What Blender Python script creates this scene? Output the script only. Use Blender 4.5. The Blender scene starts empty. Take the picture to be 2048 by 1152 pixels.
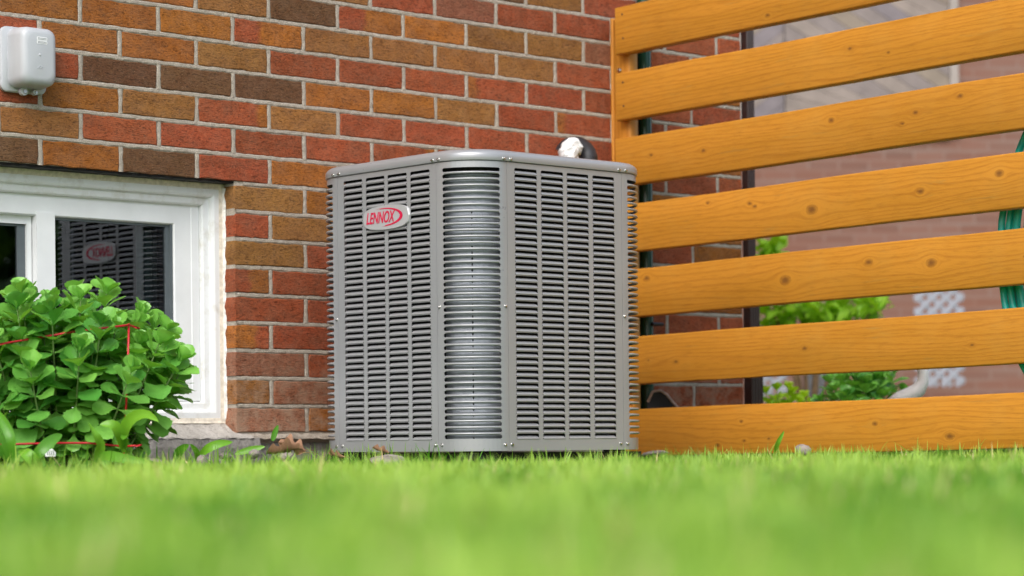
import bpy, math, random
import numpy as np
from mathutils import Vector, Matrix
R = random.Random(7)
C = bpy.context.scene.collection
SC = bpy.context.scene

# ------------------------------------------------------------------ camera, sky, sun, exposure
F_PX, HOR, ROLL, CAM_Z = 4739.97, 888.67, -0.0093, 0.085
cam_d = bpy.data.cameras.new('camera')
cam = bpy.data.objects.new('camera', cam_d); C.objects.link(cam)
cam_d.sensor_width = 36.0
cam_d.lens = F_PX / 2048 * 36
cam_d.shift_x = -2.9 / 2048
cam_d.shift_y = (HOR - 576) / 2048
cam_d.clip_start = 0.05; cam_d.clip_end = 600
cam_d.dof.use_dof = True
cam_d.dof.focus_distance = 5.85
cam_d.dof.aperture_fstop = 3.5
cam.matrix_world = Matrix.Translation((0, 0, CAM_Z)) @ Matrix.Rotation(math.radians(90), 4, 'X') @ Matrix.Rotation(ROLL, 4, 'Z')
SC.camera = cam

SUN_EL, SUN_AZ = math.radians(46), math.radians(-168)      # azimuth measured from +Y towards +X
world = bpy.data.worlds.new('World'); SC.world = world
world.use_nodes = True
wn = world.node_tree; wn.nodes.clear()
sky = wn.nodes.new('ShaderNodeTexSky'); sky.sky_type = 'NISHITA'; sky.sun_disc = False
sky.sun_elevation = SUN_EL; sky.sun_rotation = SUN_AZ; sky.air_density = 1.0; sky.dust_density = 3.0
hs_ = wn.nodes.new('ShaderNodeHueSaturation'); hs_.inputs['Saturation'].default_value = 0.72
bg = wn.nodes.new('ShaderNodeBackground'); bg.inputs['Strength'].default_value = 0.15
wo = wn.nodes.new('ShaderNodeOutputWorld')
wn.links.new(sky.outputs[0], hs_.inputs['Color']); wn.links.new(hs_.outputs[0], bg.inputs['Color']); wn.links.new(bg.outputs[0], wo.inputs['Surface'])
sun_d = bpy.data.lights.new('sun', 'SUN'); sun_d.energy = 1.5; sun_d.angle = math.radians(50); sun_d.color = (1, 0.98, 0.95)
sun = bpy.data.objects.new('sun', sun_d); C.objects.link(sun)
sv = Vector((math.cos(SUN_EL) * math.sin(SUN_AZ), math.cos(SUN_EL) * math.cos(SUN_AZ), math.sin(SUN_EL)))
sun.rotation_euler = sv.to_track_quat('Z', 'Y').to_euler()
SC.view_settings.view_transform = 'Standard'; SC.view_settings.look = 'None'
SC.view_settings.gamma = 1; SC.view_settings.use_curve_mapping = False
SC.view_settings.exposure = 0.70
SC.render.engine = 'CYCLES'
SC.cycles.use_denoising = True
SC.cycles.max_bounces = 7; SC.cycles.transparent_max_bounces = 16
SC.cycles.sample_clamp_indirect = 6

# ------------------------------------------------------------------ geometry helpers
def mesh(name, verts, faces, smooth=False, mats=(), fm=None):
    me = bpy.data.meshes.new(name)
    me.from_pydata([tuple(v) for v in verts], [], faces)
    for m in mats: me.materials.append(m)
    if fm is not None: me.polygons.foreach_set('material_index', fm)
    if smooth: me.polygons.foreach_set('use_smooth', [True] * len(me.polygons))
    me.update()
    return me
def link(name, data, parent=None, loc=None, rot=None, scale=None):
    o = bpy.data.objects.new(name, data); C.objects.link(o)
    if parent is not None: o.parent = parent
    if loc is not None: o.location = loc
    if rot is not None: o.rotation_euler = rot
    if scale is not None: o.scale = scale
    return o
def tag(o, label=None, cat=None, group=None, kind=None):
    if label: o['label'] = label
    if cat: o['category'] = cat
    if group: o['group'] = group
    if kind: o['kind'] = kind
    return o
class G:
    """collects geometry into one mesh"""
    def __init__(s): s.v = []; s.f = []
    def add(s, vs, fs):
        n = len(s.v); s.v += [tuple(v) for v in vs]; s.f += [tuple(i + n for i in f) for f in fs]; return n
    def box(s, a, b):
        x0, y0, z0 = a; x1, y1, z1 = b
        s.add([(x0,y0,z0),(x1,y0,z0),(x1,y1,z0),(x0,y1,z0),(x0,y0,z1),(x1,y0,z1),(x1,y1,z1),(x0,y1,z1)],
              [(3,2,1,0),(4,5,6,7),(0,1,5,4),(1,2,6,5),(2,3,7,6),(3,0,4,7)])
    def tube(s, pts, r, n=8, caps=True, ref=Vector((0.1, 0.2, 1))):
        pts = [Vector(p) for p in pts]; rs = r if isinstance(r, (list, tuple)) else [r] * len(pts)
        rings = []; up = None
        for i, p in enumerate(pts):
            d = (pts[min(i+1, len(pts)-1)] - pts[max(i-1, 0)]).normalized()
            if up is None:
                up = d.cross(ref)
                if up.length < 1e-3: up = d.cross(Vector((1, 0, 0)))
            up = (up - d * up.dot(d)).normalized(); w = d.cross(up)
            rings.append(s.add([p + (up * math.cos(2*math.pi*k/n) + w * math.sin(2*math.pi*k/n)) * rs[i] for k in range(n)], []))
        for a, b in zip(rings, rings[1:]):
            for k in range(n): s.f.append((a+k, a+(k+1) % n, b+(k+1) % n, b+k))
        if caps:
            s.f.append(tuple(rings[0]+k for k in range(n))[::-1]); s.f.append(tuple(rings[-1]+k for k in range(n)))
    def lathe(s, prof, n=16, c=(0, 0, 0)):
        rr = []
        for r, z in prof: rr.append(s.add([(c[0]+r*math.cos(2*math.pi*k/n), c[1]+r*math.sin(2*math.pi*k/n), c[2]+z) for k in range(n)], []))
        for a, b in zip(rr, rr[1:]):
            for k in range(n): s.f.append((a+k, a+(k+1) % n, b+(k+1) % n, b+k))
    def loft(s, rings, closed=True, cap=(False, False)):
        ids = [s.add(r, []) for r in rings]; n = len(rings[0])
        for a, b in zip(ids, ids[1:]):
            for k in range(n if closed else n - 1): s.f.append((a+k, a+(k+1) % n, b+(k+1) % n, b+k))
        if cap[0]: s.f.append(tuple(ids[0]+k for k in range(n))[::-1])
        if cap[1]: s.f.append(tuple(ids[-1]+k for k in range(n)))
    def build(s, name, mat=None, parent=None, smooth=False, loc=None, rot=None, angle=None):
        me = mesh(name, s.v, s.f, smooth or angle is not None, [mat] if mat else [])
        if angle is not None: me.set_sharp_from_angle(angle=math.radians(angle))
        return link(name, me, parent, loc, rot)

# ------------------------------------------------------------------ material helpers
class N:
    def __init__(s, name):
        s.m = bpy.data.materials.new(name); s.m.use_nodes = True; s.t = s.m.node_tree; s.t.nodes.clear()
        s.out = s.t.nodes.new('ShaderNodeOutputMaterial'); s.p = s.n('ShaderNodeBsdfPrincipled')
        s.t.links.new(s.p.outputs[0], s.out.inputs[0])
    def n(s, typ, **k):
        nd = s.t.nodes.new(typ)
        for a, b in k.items():
            if a in nd.inputs and not hasattr(nd, a): s.set(nd.inputs[a], b)
            else: setattr(nd, a, b)
        return nd
    def set(s, inp, v):
        if isinstance(v, bpy.types.NodeSocket): s.t.links.new(v, inp)
        else: inp.default_value = v
    def math(s, op, a, b=0.0, c=0.0, clamp=False):
        nd = s.t.nodes.new('ShaderNodeMath'); nd.operation = op; nd.use_clamp = clamp
        s.set(nd.inputs[0], a); s.set(nd.inputs[1], b); s.set(nd.inputs[2], c); return nd.outputs[0]
    def mix(s, f, a, b, blend='MIX'):
        nd = s.t.nodes.new('ShaderNodeMix'); nd.data_type = 'RGBA'; nd.blend_type = blend
        s.set(nd.inputs[0], f); s.set(nd.inputs[6], c4(a)); s.set(nd.inputs[7], c4(b)); return nd.outputs[2]
    def ramp(s, f, stops):
        nd = s.t.nodes.new('ShaderNodeValToRGB'); e = nd.color_ramp.elements
        while len(e) < len(stops): e.new(0.5)
        for el, (p, c) in zip(e, stops): el.position = p; el.color = c4(c)
        s.set(nd.inputs[0], f); return nd.outputs[0]
    def coord(s, scale=(1, 1, 1), space='Object', rand=False):
        tc = s.t.nodes.new('ShaderNodeTexCoord'); mp = s.t.nodes.new('ShaderNodeMapping')
        mp.inputs['Scale'].default_value = scale; s.t.links.new(tc.outputs[space], mp.inputs[0])
        if rand:
            oi = s.t.nodes.new('ShaderNodeObjectInfo'); mu = s.math('MULTIPLY', oi.outputs['Random'], 37.0)
            s.t.links.new(mu, mp.inputs['Location'])
        return mp.outputs[0]
    def noise(s, vec, scale, detail=4, rough=0.5, dist=0.0):
        nd = s.t.nodes.new('ShaderNodeTexNoise'); s.set(nd.inputs['Vector'], vec); nd.inputs['Scale'].default_value = scale
        nd.inputs['Detail'].default_value = detail; nd.inputs['Roughness'].default_value = rough; nd.inputs['Distortion'].default_value = dist
        return nd.outputs[0]
    def bump(s, h, strength=0.3, dist=0.002):
        nd = s.t.nodes.new('ShaderNodeBump'); nd.inputs['Strength'].default_value = strength; nd.inputs['Distance'].default_value = dist
        s.set(nd.inputs['Height'], h); s.t.links.new(nd.outputs[0], s.p.inputs['Normal'])
    def pr(s, **k):
        for a, b in k.items():
            a = a.replace('_', ' '); inp = s.p.inputs[a]
            s.set(inp, c4(b) if isinstance(b, tuple) and len(b) == 3 else b)
        return s
def c4(c):
    if isinstance(c, tuple) and len(c) == 3: return (*c, 1.0)
    if isinstance(c, float): return (c, c, c, 1.0)
    return c
def simple(name, col, rough=0.5, metal=0.0, spec=0.5, var=0.12, vs=20.0, bump=0.0, bs=200.0):
    n = N(name); co = n.coord()
    f = n.noise(co, vs, 5, 0.6)
    a = tuple(c * (1 - var) for c in col); b = tuple(min(1, c * (1 + var)) for c in col)
    n.pr(Base_Color=n.mix(n.ramp(f, [(0.3, 0.0), (0.7, 1.0)]), a, b), Roughness=rough, Metallic=metal)
    n.p.inputs['Specular IOR Level'].default_value = spec
    if bump: n.bump(n.noise(co, bs, 4, 0.6), bump, 0.001)
    return n.m

def mat_brick():
    n = N('rug_faced_brick'); oi = n.n('ShaderNodeObjectInfo')
    tc = n.t.nodes.new('ShaderNodeTexCoord'); sep = n.n('ShaderNodeSeparateXYZ'); n.t.links.new(tc.outputs['Object'], sep.inputs[0])
    tone = n.n('ShaderNodeAttribute', attribute_type='OBJECT', attribute_name='tone'); spl = n.n('ShaderNodeAttribute', attribute_type='OBJECT', attribute_name='split')
    big = n.coord((1, 1, 1.6), rand=True)
    wob = n.math('MULTIPLY', n.math('SUBTRACT', n.noise(big, 22, 3), 0.5), 0.05)
    edge = n.math('MULTIPLY', n.math('SUBTRACT', n.math('ADD', sep.outputs[0], wob), spl.outputs['Fac']), 60.0, clamp=True)
    col = n.mix(edge, oi.outputs['Color'], tone.outputs['Color'])
    col = n.mix(n.math('MULTIPLY', n.ramp(n.noise(big, 14, 5, 0.6), [(0.40, 0.0), (0.66, 1.0)]), 0.55), col, n.mix(0.45, n.mix(1.0, col, (0.5, 0.5, 0.5), 'MULTIPLY'), (0.20, 0.075, 0.035)))
    col = n.mix(n.math('MULTIPLY', n.ramp(n.noise(big, 160, 3, 0.7), [(0.35, 0.0), (0.75, 1.0)]), 0.40), col, n.mix(1.0, col, (1.7, 1.7, 1.6), 'MULTIPLY'))
    rug = n.noise(n.coord((1, 1, 3.2), rand=True), 95, 4, 0.62, 1.2)
    crack = n.ramp(rug, [(0.37, 1.0), (0.50, 0.0)])
    col = n.mix(n.math('MULTIPLY', crack, 0.80), col, n.mix(1.0, col, (0.22, 0.20, 0.20), 'MULTIPLY'))
    sp = n.n('ShaderNodeTexVoronoi'); n.set(sp.inputs['Vector'], n.coord(rand=True)); sp.inputs['Scale'].default_value = 130
    col = n.mix(n.math('MULTIPLY', n.ramp(sp.outputs['Distance'], [(0.05, 1.0), (0.16, 0.0)]), 0.35), col, (0.62, 0.44, 0.28))
    ge = n.n('ShaderNodeNewGeometry'); sz = n.n('ShaderNodeSeparateXYZ'); n.t.links.new(ge.outputs['Position'], sz.inputs[0])
    low = n.math('MULTIPLY', n.math('SUBTRACT', 0.38, sz.outputs[2]), 3.6, clamp=True); dn = n.ramp(n.noise(n.coord(rand=True), 26, 6, 0.7), [(0.40, 0.0), (0.62, 1.0)])
    col = n.mix(n.math('MULTIPLY', n.math('ADD', n.math('MULTIPLY', low, 0.75), 0.10), dn), col, (0.40, 0.275, 0.19))
    n.pr(Base_Color=col, Roughness=0.9); n.p.inputs['Specular IOR Level'].default_value = 0.2
    n.bump(n.math('ADD', rug, n.math('MULTIPLY', n.noise(n.coord(rand=True), 500, 2), 0.4)), 1.0, 0.0045)
    return n.m
def mat_mortar():
    n = N('sandy_mortar'); co = n.coord()
    f = n.noise(co, 35, 6, 0.65); g = n.noise(co, 420, 4, 0.7)
    col = n.mix(n.ramp(f, [(0.3, 0.0), (0.7, 1.0)]), (0.40, 0.345, 0.28), (0.62, 0.56, 0.48))
    col = n.mix(n.math('MULTIPLY', n.ramp(g, [(0.42, 1.0), (0.6, 0.0)]), 0.65), col, (0.22, 0.185, 0.145))
    n.pr(Base_Color=col, Roughness=0.95); n.bump(n.math('ADD', g, n.noise(co, 90, 4)), 1.0, 0.003)
    return n.m
def mat_concrete(name, a, b):
    n = N(name); co = n.coord(); f = n.noise(co, 12, 8, 0.7); g = n.noise(co, 150, 5, 0.7)
    col = n.mix(n.ramp(f, [(0.35, 0.0), (0.65, 1.0)]), a, b)
    col = n.mix(n.math('MULTIPLY', n.ramp(g, [(0.35, 1.0), (0.5, 0.0)]), 0.5), col, tuple(x * 0.45 for x in a))
    n.pr(Base_Color=col, Roughness=0.95); n.bump(n.math('ADD', f, g), 1.0, 0.004); return n.m
def mat_wood(name, base, dark, knots, seed):
    """stained board lying along local X, face in X-Z; knots = [(x, z, radius)]"""
    n = N(name)
    tc = n.t.nodes.new('ShaderNodeTexCoord'); sep = n.n('ShaderNodeSeparateXYZ'); n.t.links.new(tc.outputs['Object'], sep.inputs[0])
    x, z = sep.outputs[0], sep.outputs[2]
    zz = z; kd = None; halo = None
    for kx, kz, kr in knots:
        kr = kr * 0.82
        dx = n.math('MULTIPLY', n.math('SUBTRACT', x, kx), 0.62); dz = n.math('SUBTRACT', z, kz)
        r2 = n.math('ADD', n.math('MULTIPLY', dx, dx), n.math('MULTIPLY', dz, dz)); r = n.math('SQRT', r2)
        push = n.math('DIVIDE', n.math('MULTIPLY', dz, kr * kr * 3.0), n.math('ADD', r2, kr * kr * 1.2))
        zz = n.math('SUBTRACT', zz, push)
        k = n.math('SUBTRACT', 1.0, n.math('DIVIDE', r, kr)); kd = k if kd is None else n.math('MAXIMUM', kd, k)
    cx = n.n('ShaderNodeCombineXYZ'); n.set(cx.inputs[0], n.math('MULTIPLY', x, 0.09)); n.set(cx.inputs[1], seed * 1.7); n.set(cx.inputs[2], zz)
    warp = n.noise(cx.outputs[0], 14, 2, 0.5)
    rings = n.math('SINE', n.math('ADD', n.math('MULTIPLY', zz, 420.0), n.math('MULTIPLY', warp, 34.0)))
    fine = n.noise(cx.outputs[0], 210, 5, 0.65); bigv = n.noise(cx.outputs[0], 26, 3, 0.5)
    col = n.mix(n.ramp(bigv, [(0.3, 0.0), (0.7, 1.0)]), base, tuple(c * 1.12 for c in base[:2]) + (base[2] * 1.3,))
    col = n.mix(n.math('MULTIPLY', n.ramp(rings, [(0.2, 0.0), (1.0, 1.0)]), 0.30), col, dark)
    col = n.mix(n.math('MULTIPLY', n.ramp(fine, [(0.50, 0.0), (0.72, 1.0)]), 0.42), col, tuple(c * 0.75 for c in dark))
    col = n.mix(n.math('MULTIPLY', n.ramp(n.noise(n.coord((1, 1, 1)), 7, 5, 0.6), [(0.5, 0.0), (0.75, 1.0)]), 0.3), col, (0.49, 0.25, 0.045))
    gst = n.noise(cx.outputs[0], 60, 6, 0.7)
    col = n.mix(n.math('MULTIPLY', n.ramp(gst, [(0.60, 0.0), (0.70, 1.0)]), 0.35), col, (0.26, 0.19, 0.06))
    if kd is not None:
        kn = n.noise(n.coord(), 190, 3, 0.6)
        kk = n.math('ADD', kd, n.math('MULTIPLY', n.math('SUBTRACT', kn, 0.5), 0.5))
        col = n.mix(n.ramp(kk, [(-0.0, 0.0), (0.06, 0.0), (0.40, 0.50), (0.8, 0.80)]), col, (0.125, 0.046, 0.014))
        ring = n.math('SUBTRACT', 1.0, n.math('MULTIPLY', n.math('ABSOLUTE', n.math('SUBTRACT', kd, 0.12)), 9.0), clamp=True)
        col = n.mix(n.math('MULTIPLY', ring, 0.35), col, (0.12, 0.045, 0.012))
    n.pr(Base_Color=col, Roughness=0.42); n.p.inputs['Specular IOR Level'].default_value = 0.35
    n.bump(n.math('ADD', fine, n.math('MULTIPLY', rings, 0.12)), 0.25, 0.001); return n.m
def mat_leaf(name, a, b, rough=0.38, trans=0.3, attr=None, under=(0.16, 0.30, 0.10)):
    n = N(name); oi = n.n('ShaderNodeObjectInfo')
    if attr:
        at = n.n('ShaderNodeAttribute', attribute_name=attr); f = at.outputs['Fac']
    else: f = oi.outputs['Random']
    co = n.coord((1, 1, 1), rand=not attr)
    f2 = n.math('ADD', n.math('MULTIPLY', f, 0.65), n.math('MULTIPLY', n.noise(co, 30 if not attr else 3, 4, 0.6), 0.40))
    col = n.mix(n.ramp(f2, [(0.15, 0.0), (0.8, 1.0)]), a, b)
    n.pr(Base_Color=col, Roughness=rough); n.p.inputs['Specular IOR Level'].default_value = 0.45
    tr = n.n('ShaderNodeBsdfTranslucent'); n.set(tr.inputs[0], n.mix(1.0, col, (1.5, 1.35, 0.6), 'MULTIPLY'))
    mx = n.n('ShaderNodeMixShader'); mx.inputs[0].default_value = trans
    n.t.links.new(n.p.outputs[0], mx.inputs[1]); n.t.links.new(tr.outputs[0], mx.inputs[2]); n.t.links.new(mx.outputs[0], n.out.inputs[0])
    if not attr: n.bump(n.noise(co, 120, 4, 0.6), 0.35, 0.0015)
    return n.m
def mat_glass(ior=2.05):
    n = N('window_glass'); tr = n.n('ShaderNodeBsdfTransparent'); gl = n.n('ShaderNodeBsdfGlossy'); gl.inputs['Roughness'].default_value = 0.0
    tr.inputs[0].default_value = (0.70, 0.76, 0.77, 1); gl.inputs[0].default_value = (0.86, 0.92, 1, 1)
    fr = n.n('ShaderNodeFresnel'); fr.inputs['IOR'].default_value = ior
    mx = n.n('ShaderNodeMixShader'); n.t.links.new(fr.outputs[0], mx.inputs[0]); n.t.links.new(tr.outputs[0], mx.inputs[1]); n.t.links.new(gl.outputs[0], mx.inputs[2])
    n.t.links.new(mx.outputs[0], n.out.inputs[0]); return n.m

M = {}
M['brick'] = mat_brick(); M['mortar'] = mat_mortar()
M['concrete'] = mat_concrete('old_foundation_concrete', (0.20, 0.19, 0.175), (0.33, 0.31, 0.285))
M['sill'] = mat_concrete('worn_concrete_sill', (0.34, 0.315, 0.28), (0.52, 0.49, 0.45))
M['vinyl'] = simple('white_vinyl', (0.76, 0.78, 0.785), 0.38, var=0.05, vs=9)
def dirty_vinyl():
    n = N('weathered_white_vinyl'); co = n.coord(); f = n.noise(co, 16, 8, 0.7); s = n.noise(n.coord((1, 1, 0.2)), 40, 4, 0.6)
    col = n.mix(n.math('MULTIPLY', n.ramp(f, [(0.50, 0.0), (0.72, 1.0)]), 0.60), (0.74, 0.76, 0.765), (0.46, 0.43, 0.33))
    n.pr(Base_Color=n.mix(n.math('MULTIPLY', n.ramp(s, [(0.5, 0.0), (0.7, 1.0)]), 0.12), col, (0.55, 0.56, 0.55)), Roughness=0.42); return n.m
M['vinyl_dirty'] = dirty_vinyl()
M['caulk'] = simple('aged_caulk', (0.66, 0.60, 0.50), 0.8, var=0.25, vs=60, bump=0.8)
M['rubber'] = simple('grey_glazing_gasket', (0.10, 0.12, 0.13), 0.45)
M['glass'] = mat_glass(); M['glass_in'] = mat_glass(1.55)
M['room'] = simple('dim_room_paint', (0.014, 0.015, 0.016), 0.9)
M['curtain'] = simple('grey_blind', (0.26, 0.29, 0.31), 0.8)
def mat_metal_paint():
    n = N('satin_grey_painted_steel'); co = n.coord(); f = n.noise(co, 5, 4, 0.6); g = n.noise(co, 900, 2, 0.5)
    n.pr(Base_Color=n.mix(f, (0.285, 0.293, 0.308), (0.345, 0.353, 0.370)), Roughness=n.math('ADD', n.math('MULTIPLY', n.noise(co, 14, 6, 0.7), 0.07), 0.25), Metallic=0.25)
    n.p.inputs['Specular IOR Level'].default_value = 0.55
    n.bump(g, 0.05, 0.0003); return n.m
M['ac'] = mat_metal_paint()
def mat_coil():
    n = N('aluminium_coil_fins'); tc = n.t.nodes.new('ShaderNodeTexCoord'); sep = n.n('ShaderNodeSeparateXYZ'); n.t.links.new(tc.outputs['UV'], sep.inputs[0])
    fin = n.math('SINE', n.math('MULTIPLY', sep.outputs[0], 2600.0))
    co = n.coord(); f = n.noise(co, 60, 4, 0.7)
    n.pr(Base_Color=n.mix(f, (0.20, 0.22, 0.255), (0.40, 0.43, 0.48)), Roughness=0.48, Metallic=0.55)
    n.bump(n.math('ADD', fin, n.math('MULTIPLY', n.noise(co, 300, 3), 1.5)), 0.35, 0.0006); return n.m
M['coil'] = mat_coil()
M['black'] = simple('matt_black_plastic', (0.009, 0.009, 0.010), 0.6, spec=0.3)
M['zinc'] = simple('zinc_plated_steel', (0.62, 0.62, 0.60), 0.22, metal=1.0, var=0.2, vs=300)
M['badge'] = simple('brushed_silver_plate', (0.50, 0.51, 0.53), 0.34, metal=0.35, var=0.04)
M['badge_red'] = simple('crimson_badge_paint', (0.56, 0.004, 0.055), 0.35, var=0.03)
M['foam'] = simple('black_pipe_foam', (0.022, 0.022, 0.026), 0.45, bump=0.3)
M['tape'] = simple('crumpled_white_foil_tape', (0.74, 0.75, 0.76), 0.4, var=0.15, vs=80, bump=1.0, bs=60)
M['green_steel'] = simple('dark_green_enamel', (0.006, 0.045, 0.028), 0.25, var=0.2)
M['brown_steel'] = simple('dark_brown_enamel', (0.030, 0.016, 0.015), 0.35, var=0.15)
M['wire'] = simple('red_coated_wire', (0.50, 0.012, 0.022), 0.35, var=0.15, vs=60)
M['hose'] = simple('teal_garden_hose', (0.015, 0.48, 0.38), 0.28, var=0.3, vs=18)
M['ceramic'] = simple('off_white_glazed_ceramic', (0.80, 0.76, 0.73), 0.35, var=0.10, vs=16)
M['lattice'] = simple('pale_grey_lattice', (0.30, 0.31, 0.36), 0.7)
M['box'] = simple('grey_utility_plastic', (0.45, 0.47, 0.50), 0.38, var=0.05, vs=10)
M['sticker'] = simple('white_sticker', (0.82, 0.83, 0.84), 0.4, var=0.02)
M['ink'] = simple('dark_print', (0.10, 0.12, 0.14), 0.6)
M['nail'] = simple('rusty_nail_head', (0.06, 0.03, 0.018), 0.7)
M['stone'] = mat_concrete('pinkish_pebble', (0.22, 0.18, 0.16), (0.40, 0.35, 0.32))
M['soil'] = mat_concrete('dry_garden_soil', (0.060, 0.042, 0.030), (0.13, 0.095, 0.07))
M['stem'] = simple('pale_green_stem', (0.14, 0.22, 0.07), 0.5, var=0.2)
M['twig'] = simple('dry_brown_stem', (0.20, 0.12, 0.06), 0.8, var=0.3)
M['sedum'] = mat_leaf('fleshy_green_leaf', (0.060, 0.265, 0.038), (0.235, 0.530, 0.090), 0.30, 0.25)
M['lily'] = mat_leaf('broad_glossy_leaf', (0.07, 0.25, 0.02), (0.18, 0.42, 0.03), 0.32, 0.30)
M['grass'] = mat_leaf('lawn_grass', (0.055, 0.240, 0.004), (0.42, 0.63, 0.115), 0.38, 0.42, attr='tint')
M['straw'] = simple('dry_straw_blades', (0.50, 0.42, 0.19), 0.7, var=0.2)
M['lime'] = mat_leaf('yellow_green_foliage', (0.22, 0.48, 0.02), (0.50, 0.68, 0.03), 0.5, 0.4)
M['tree'] = mat_leaf('dark_tree_foliage', (0.025, 0.07, 0.012), (0.06, 0.13, 0.02), 0.5, 0.2)
M['oak'] = simple('dry_oak_leaf', (0.36, 0.19, 0.115), 0.7, var=0.3, vs=45, bump=0.5)
M['bark'] = simple('grey_bark', (0.09, 0.07, 0.05), 0.9, bump=1.0, bs=30)

# ------------------------------------------------------------------ ground
def ground_mat():
    n = N('lawn_soil_and_thatch'); co = n.coord(); f = n.noise(co, 3.0, 8, 0.7); g = n.noise(co, 60, 5, 0.7)
    col = n.mix(n.ramp(f, [(0.35, 0.0), (0.65, 1.0)]), (0.045, 0.11, 0.018), (0.09, 0.19, 0.03))
    col = n.mix(n.math('MULTIPLY', n.ramp(g, [(0.45, 0.0), (0.7, 1.0)]), 0.6), col, (0.05, 0.035, 0.02))
    n.pr(Base_Color=col, Roughness=0.95); n.bump(g, 0.6, 0.01); return n.m
g = G(); g.add([(-150, -150, 0), (150, -150, 0), (150, 150, 0), (-150, 150, 0)], [(0, 1, 2, 3)])
tag(g.build('ground', ground_mat()), kind='structure')

# ------------------------------------------------------------------ the brick house
TH = 0.7329; W0 = Vector((-1.0078, 6.1319, 0)); P = 0.2372; BC = 0.075; ZT = 1.1697; S_END = 2.372; JAMB = 0.3545; REV = 0.062
WL = -0.705                                                # left jamb of the window opening
house = link('brick_house', None, None, W0, (0, 0, TH))
tag(house, 'house of red, orange and dark brown bricks with a low white window', 'house')
COL = {'O': (0.365, 0.125, 0.024), 'T': (0.305, 0.135, 0.038), 'R': (0.345, 0.080, 0.032), 'D': (0.145, 0.070, 0.032), 'B': (0.27, 0.100, 0.055), 'P': (0.37, 0.16, 0.095)}
ROWS = {-4: '???????DTR???', -3: 'OTROTRBRRBRR?', -2: 'TTOTDMOTTBRRO', -1: 'OOOMTTTTRRRO?', 0: 'ROOTRRRSRRRRO', 1: 'RDDDOOTRSRRO?', 2: 'ROTNTRRRRRROR',
        3: 'TRRRRNRRRRRR?', 4: 'DODROORRRROR?', 5: 'OOOTOORROROO?', 6: 'RRRRTRROROROR', 7: 'RROTRRROORRO?', 8: 'RRRSRRROORROR', 9: 'RROR RRRRRRR?',
        10: 'RRRNRRRRRORRR', 11: 'RROBRRRRORRR?', 12: 'RRRTBRRRORRRR', 13: 'RROPORRRROOR?'}
def brick_mesh(w, h, seed, dep=0.055, wrap=False):
    """ragged-edged brick, face at y=0, centred on x; real depth behind"""
    rr = random.Random(seed); nx, nz = 8, 3; per = []
    for i in range(nx): per.append((-w/2 + w*i/nx, -h/2))
    for i in range(nz): per.append((w/2, -h/2 + h*i/nz))
    for i in range(nx): per.append((w/2 - w*i/nx, h/2))
    for i in range(nz): per.append((-w/2, h/2 - h*i/nz))
    j = [(x + rr.uniform(-.0020, .0016) - (0.0012 * (abs(abs(x)-w/2) < 1e-6 and abs(abs(z)-h/2) < 1e-6)) * np.sign(x), z + rr.uniform(-.0019, .0017)) for x, z in per]
    n = len(per); bev = 0.0022
    inn = [(x*(1-2*bev/w), z*(1-2*bev/h)) for x, z in j]
    v = [(x, 0, z) for x, z in inn] + [(x, bev*0.8, z) for x, z in j] + [(x, dep, z) for x, z in j]
    f = [tuple(range(n))] + [(k, n+k, n+(k+1) % n, (k+1) % n) for k in range(n)] + [(n+k, 2*n+k, 2*n+(k+1) % n, n+(k+1) % n) for k in range(n)]
    return mesh('brick', v, f, False, [M['brick']])
BW, BH = P - 0.0135, BC - 0.0125
FULL = [brick_mesh(BW, BH, s) for s in range(16)]
CUT = {}
def place_brick(k, a, b, ch):
    lo = a if (k >= 5 and abs(a - JAMB) < 0.001) else a + 0.00675
    hi = b - 0.00675
    w = hi - lo
    if w < 0.03: return
    dep = REV - 0.003 if lo == a else 0.055
    if abs(w - BW) < 1e-3 and dep == 0.055: me = FULL[R.randrange(16)]
    else:
        key = (round(w, 3), dep, R.randrange(3))
        if key not in CUT: CUT[key] = brick_mesh(w, BH, 50 + len(CUT), dep)
        me = CUT[key]
    z = ZT - BC * (k + 0.5) + R.uniform(-.0008, .0008)
    o = link('brick', me, house, ((lo + hi) / 2 + R.uniform(-.001, .001), R.uniform(-.0015, .001), z))
    t2 = None; split = 9.0
    if ch in '? ': ch = R.choices('RORTBOD', (5, 3, 2, 3, 2, 1, 1))[0]
    if ch == 'M': ch, t2, split = 'R', 'O', R.uniform(-.05, -.03)
    if ch == 'S': ch, t2, split = 'O', 'R', -BW/2 + 0.025 if w > 0.15 else -0.01
    if ch == 'N': ch, t2, split = ('R', 'O', 0.07) if w > 0.15 else ('O', 'R', 0.01)
    if k == 8 and w < 0.15: ch, t2, split = 'R', 'O', -0.02
    j = R.uniform(0.86, 1.14); jr = R.uniform(0.93, 1.07)
    o.color = (*(c * j * (jr if i == 1 else 1) for i, c in enumerate(COL[ch])), 1)
    o['tone'] = [c * j for c in COL[t2 or ch]]; o['split'] = split
for k in range(-4, 14):
    off = 0.0 if k % 2 == 0 else 0.5
    for i, ch in enumerate(ROWS[k]):
        a = (i - 2 + off) * P; b = a + P
        if b > S_END - 0.02: b = min(b, S_END)
        if a > S_END - 0.03 or a < -0.6: continue
        if k >= 5:                                        # window opening between WL and JAMB
            if b <= JAMB + 0.02: continue
            if a < JAMB - 0.02: a = JAMB
            elif a < JAMB + 0.02: a = JAMB
        place_brick(k, a, b, ch)
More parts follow.
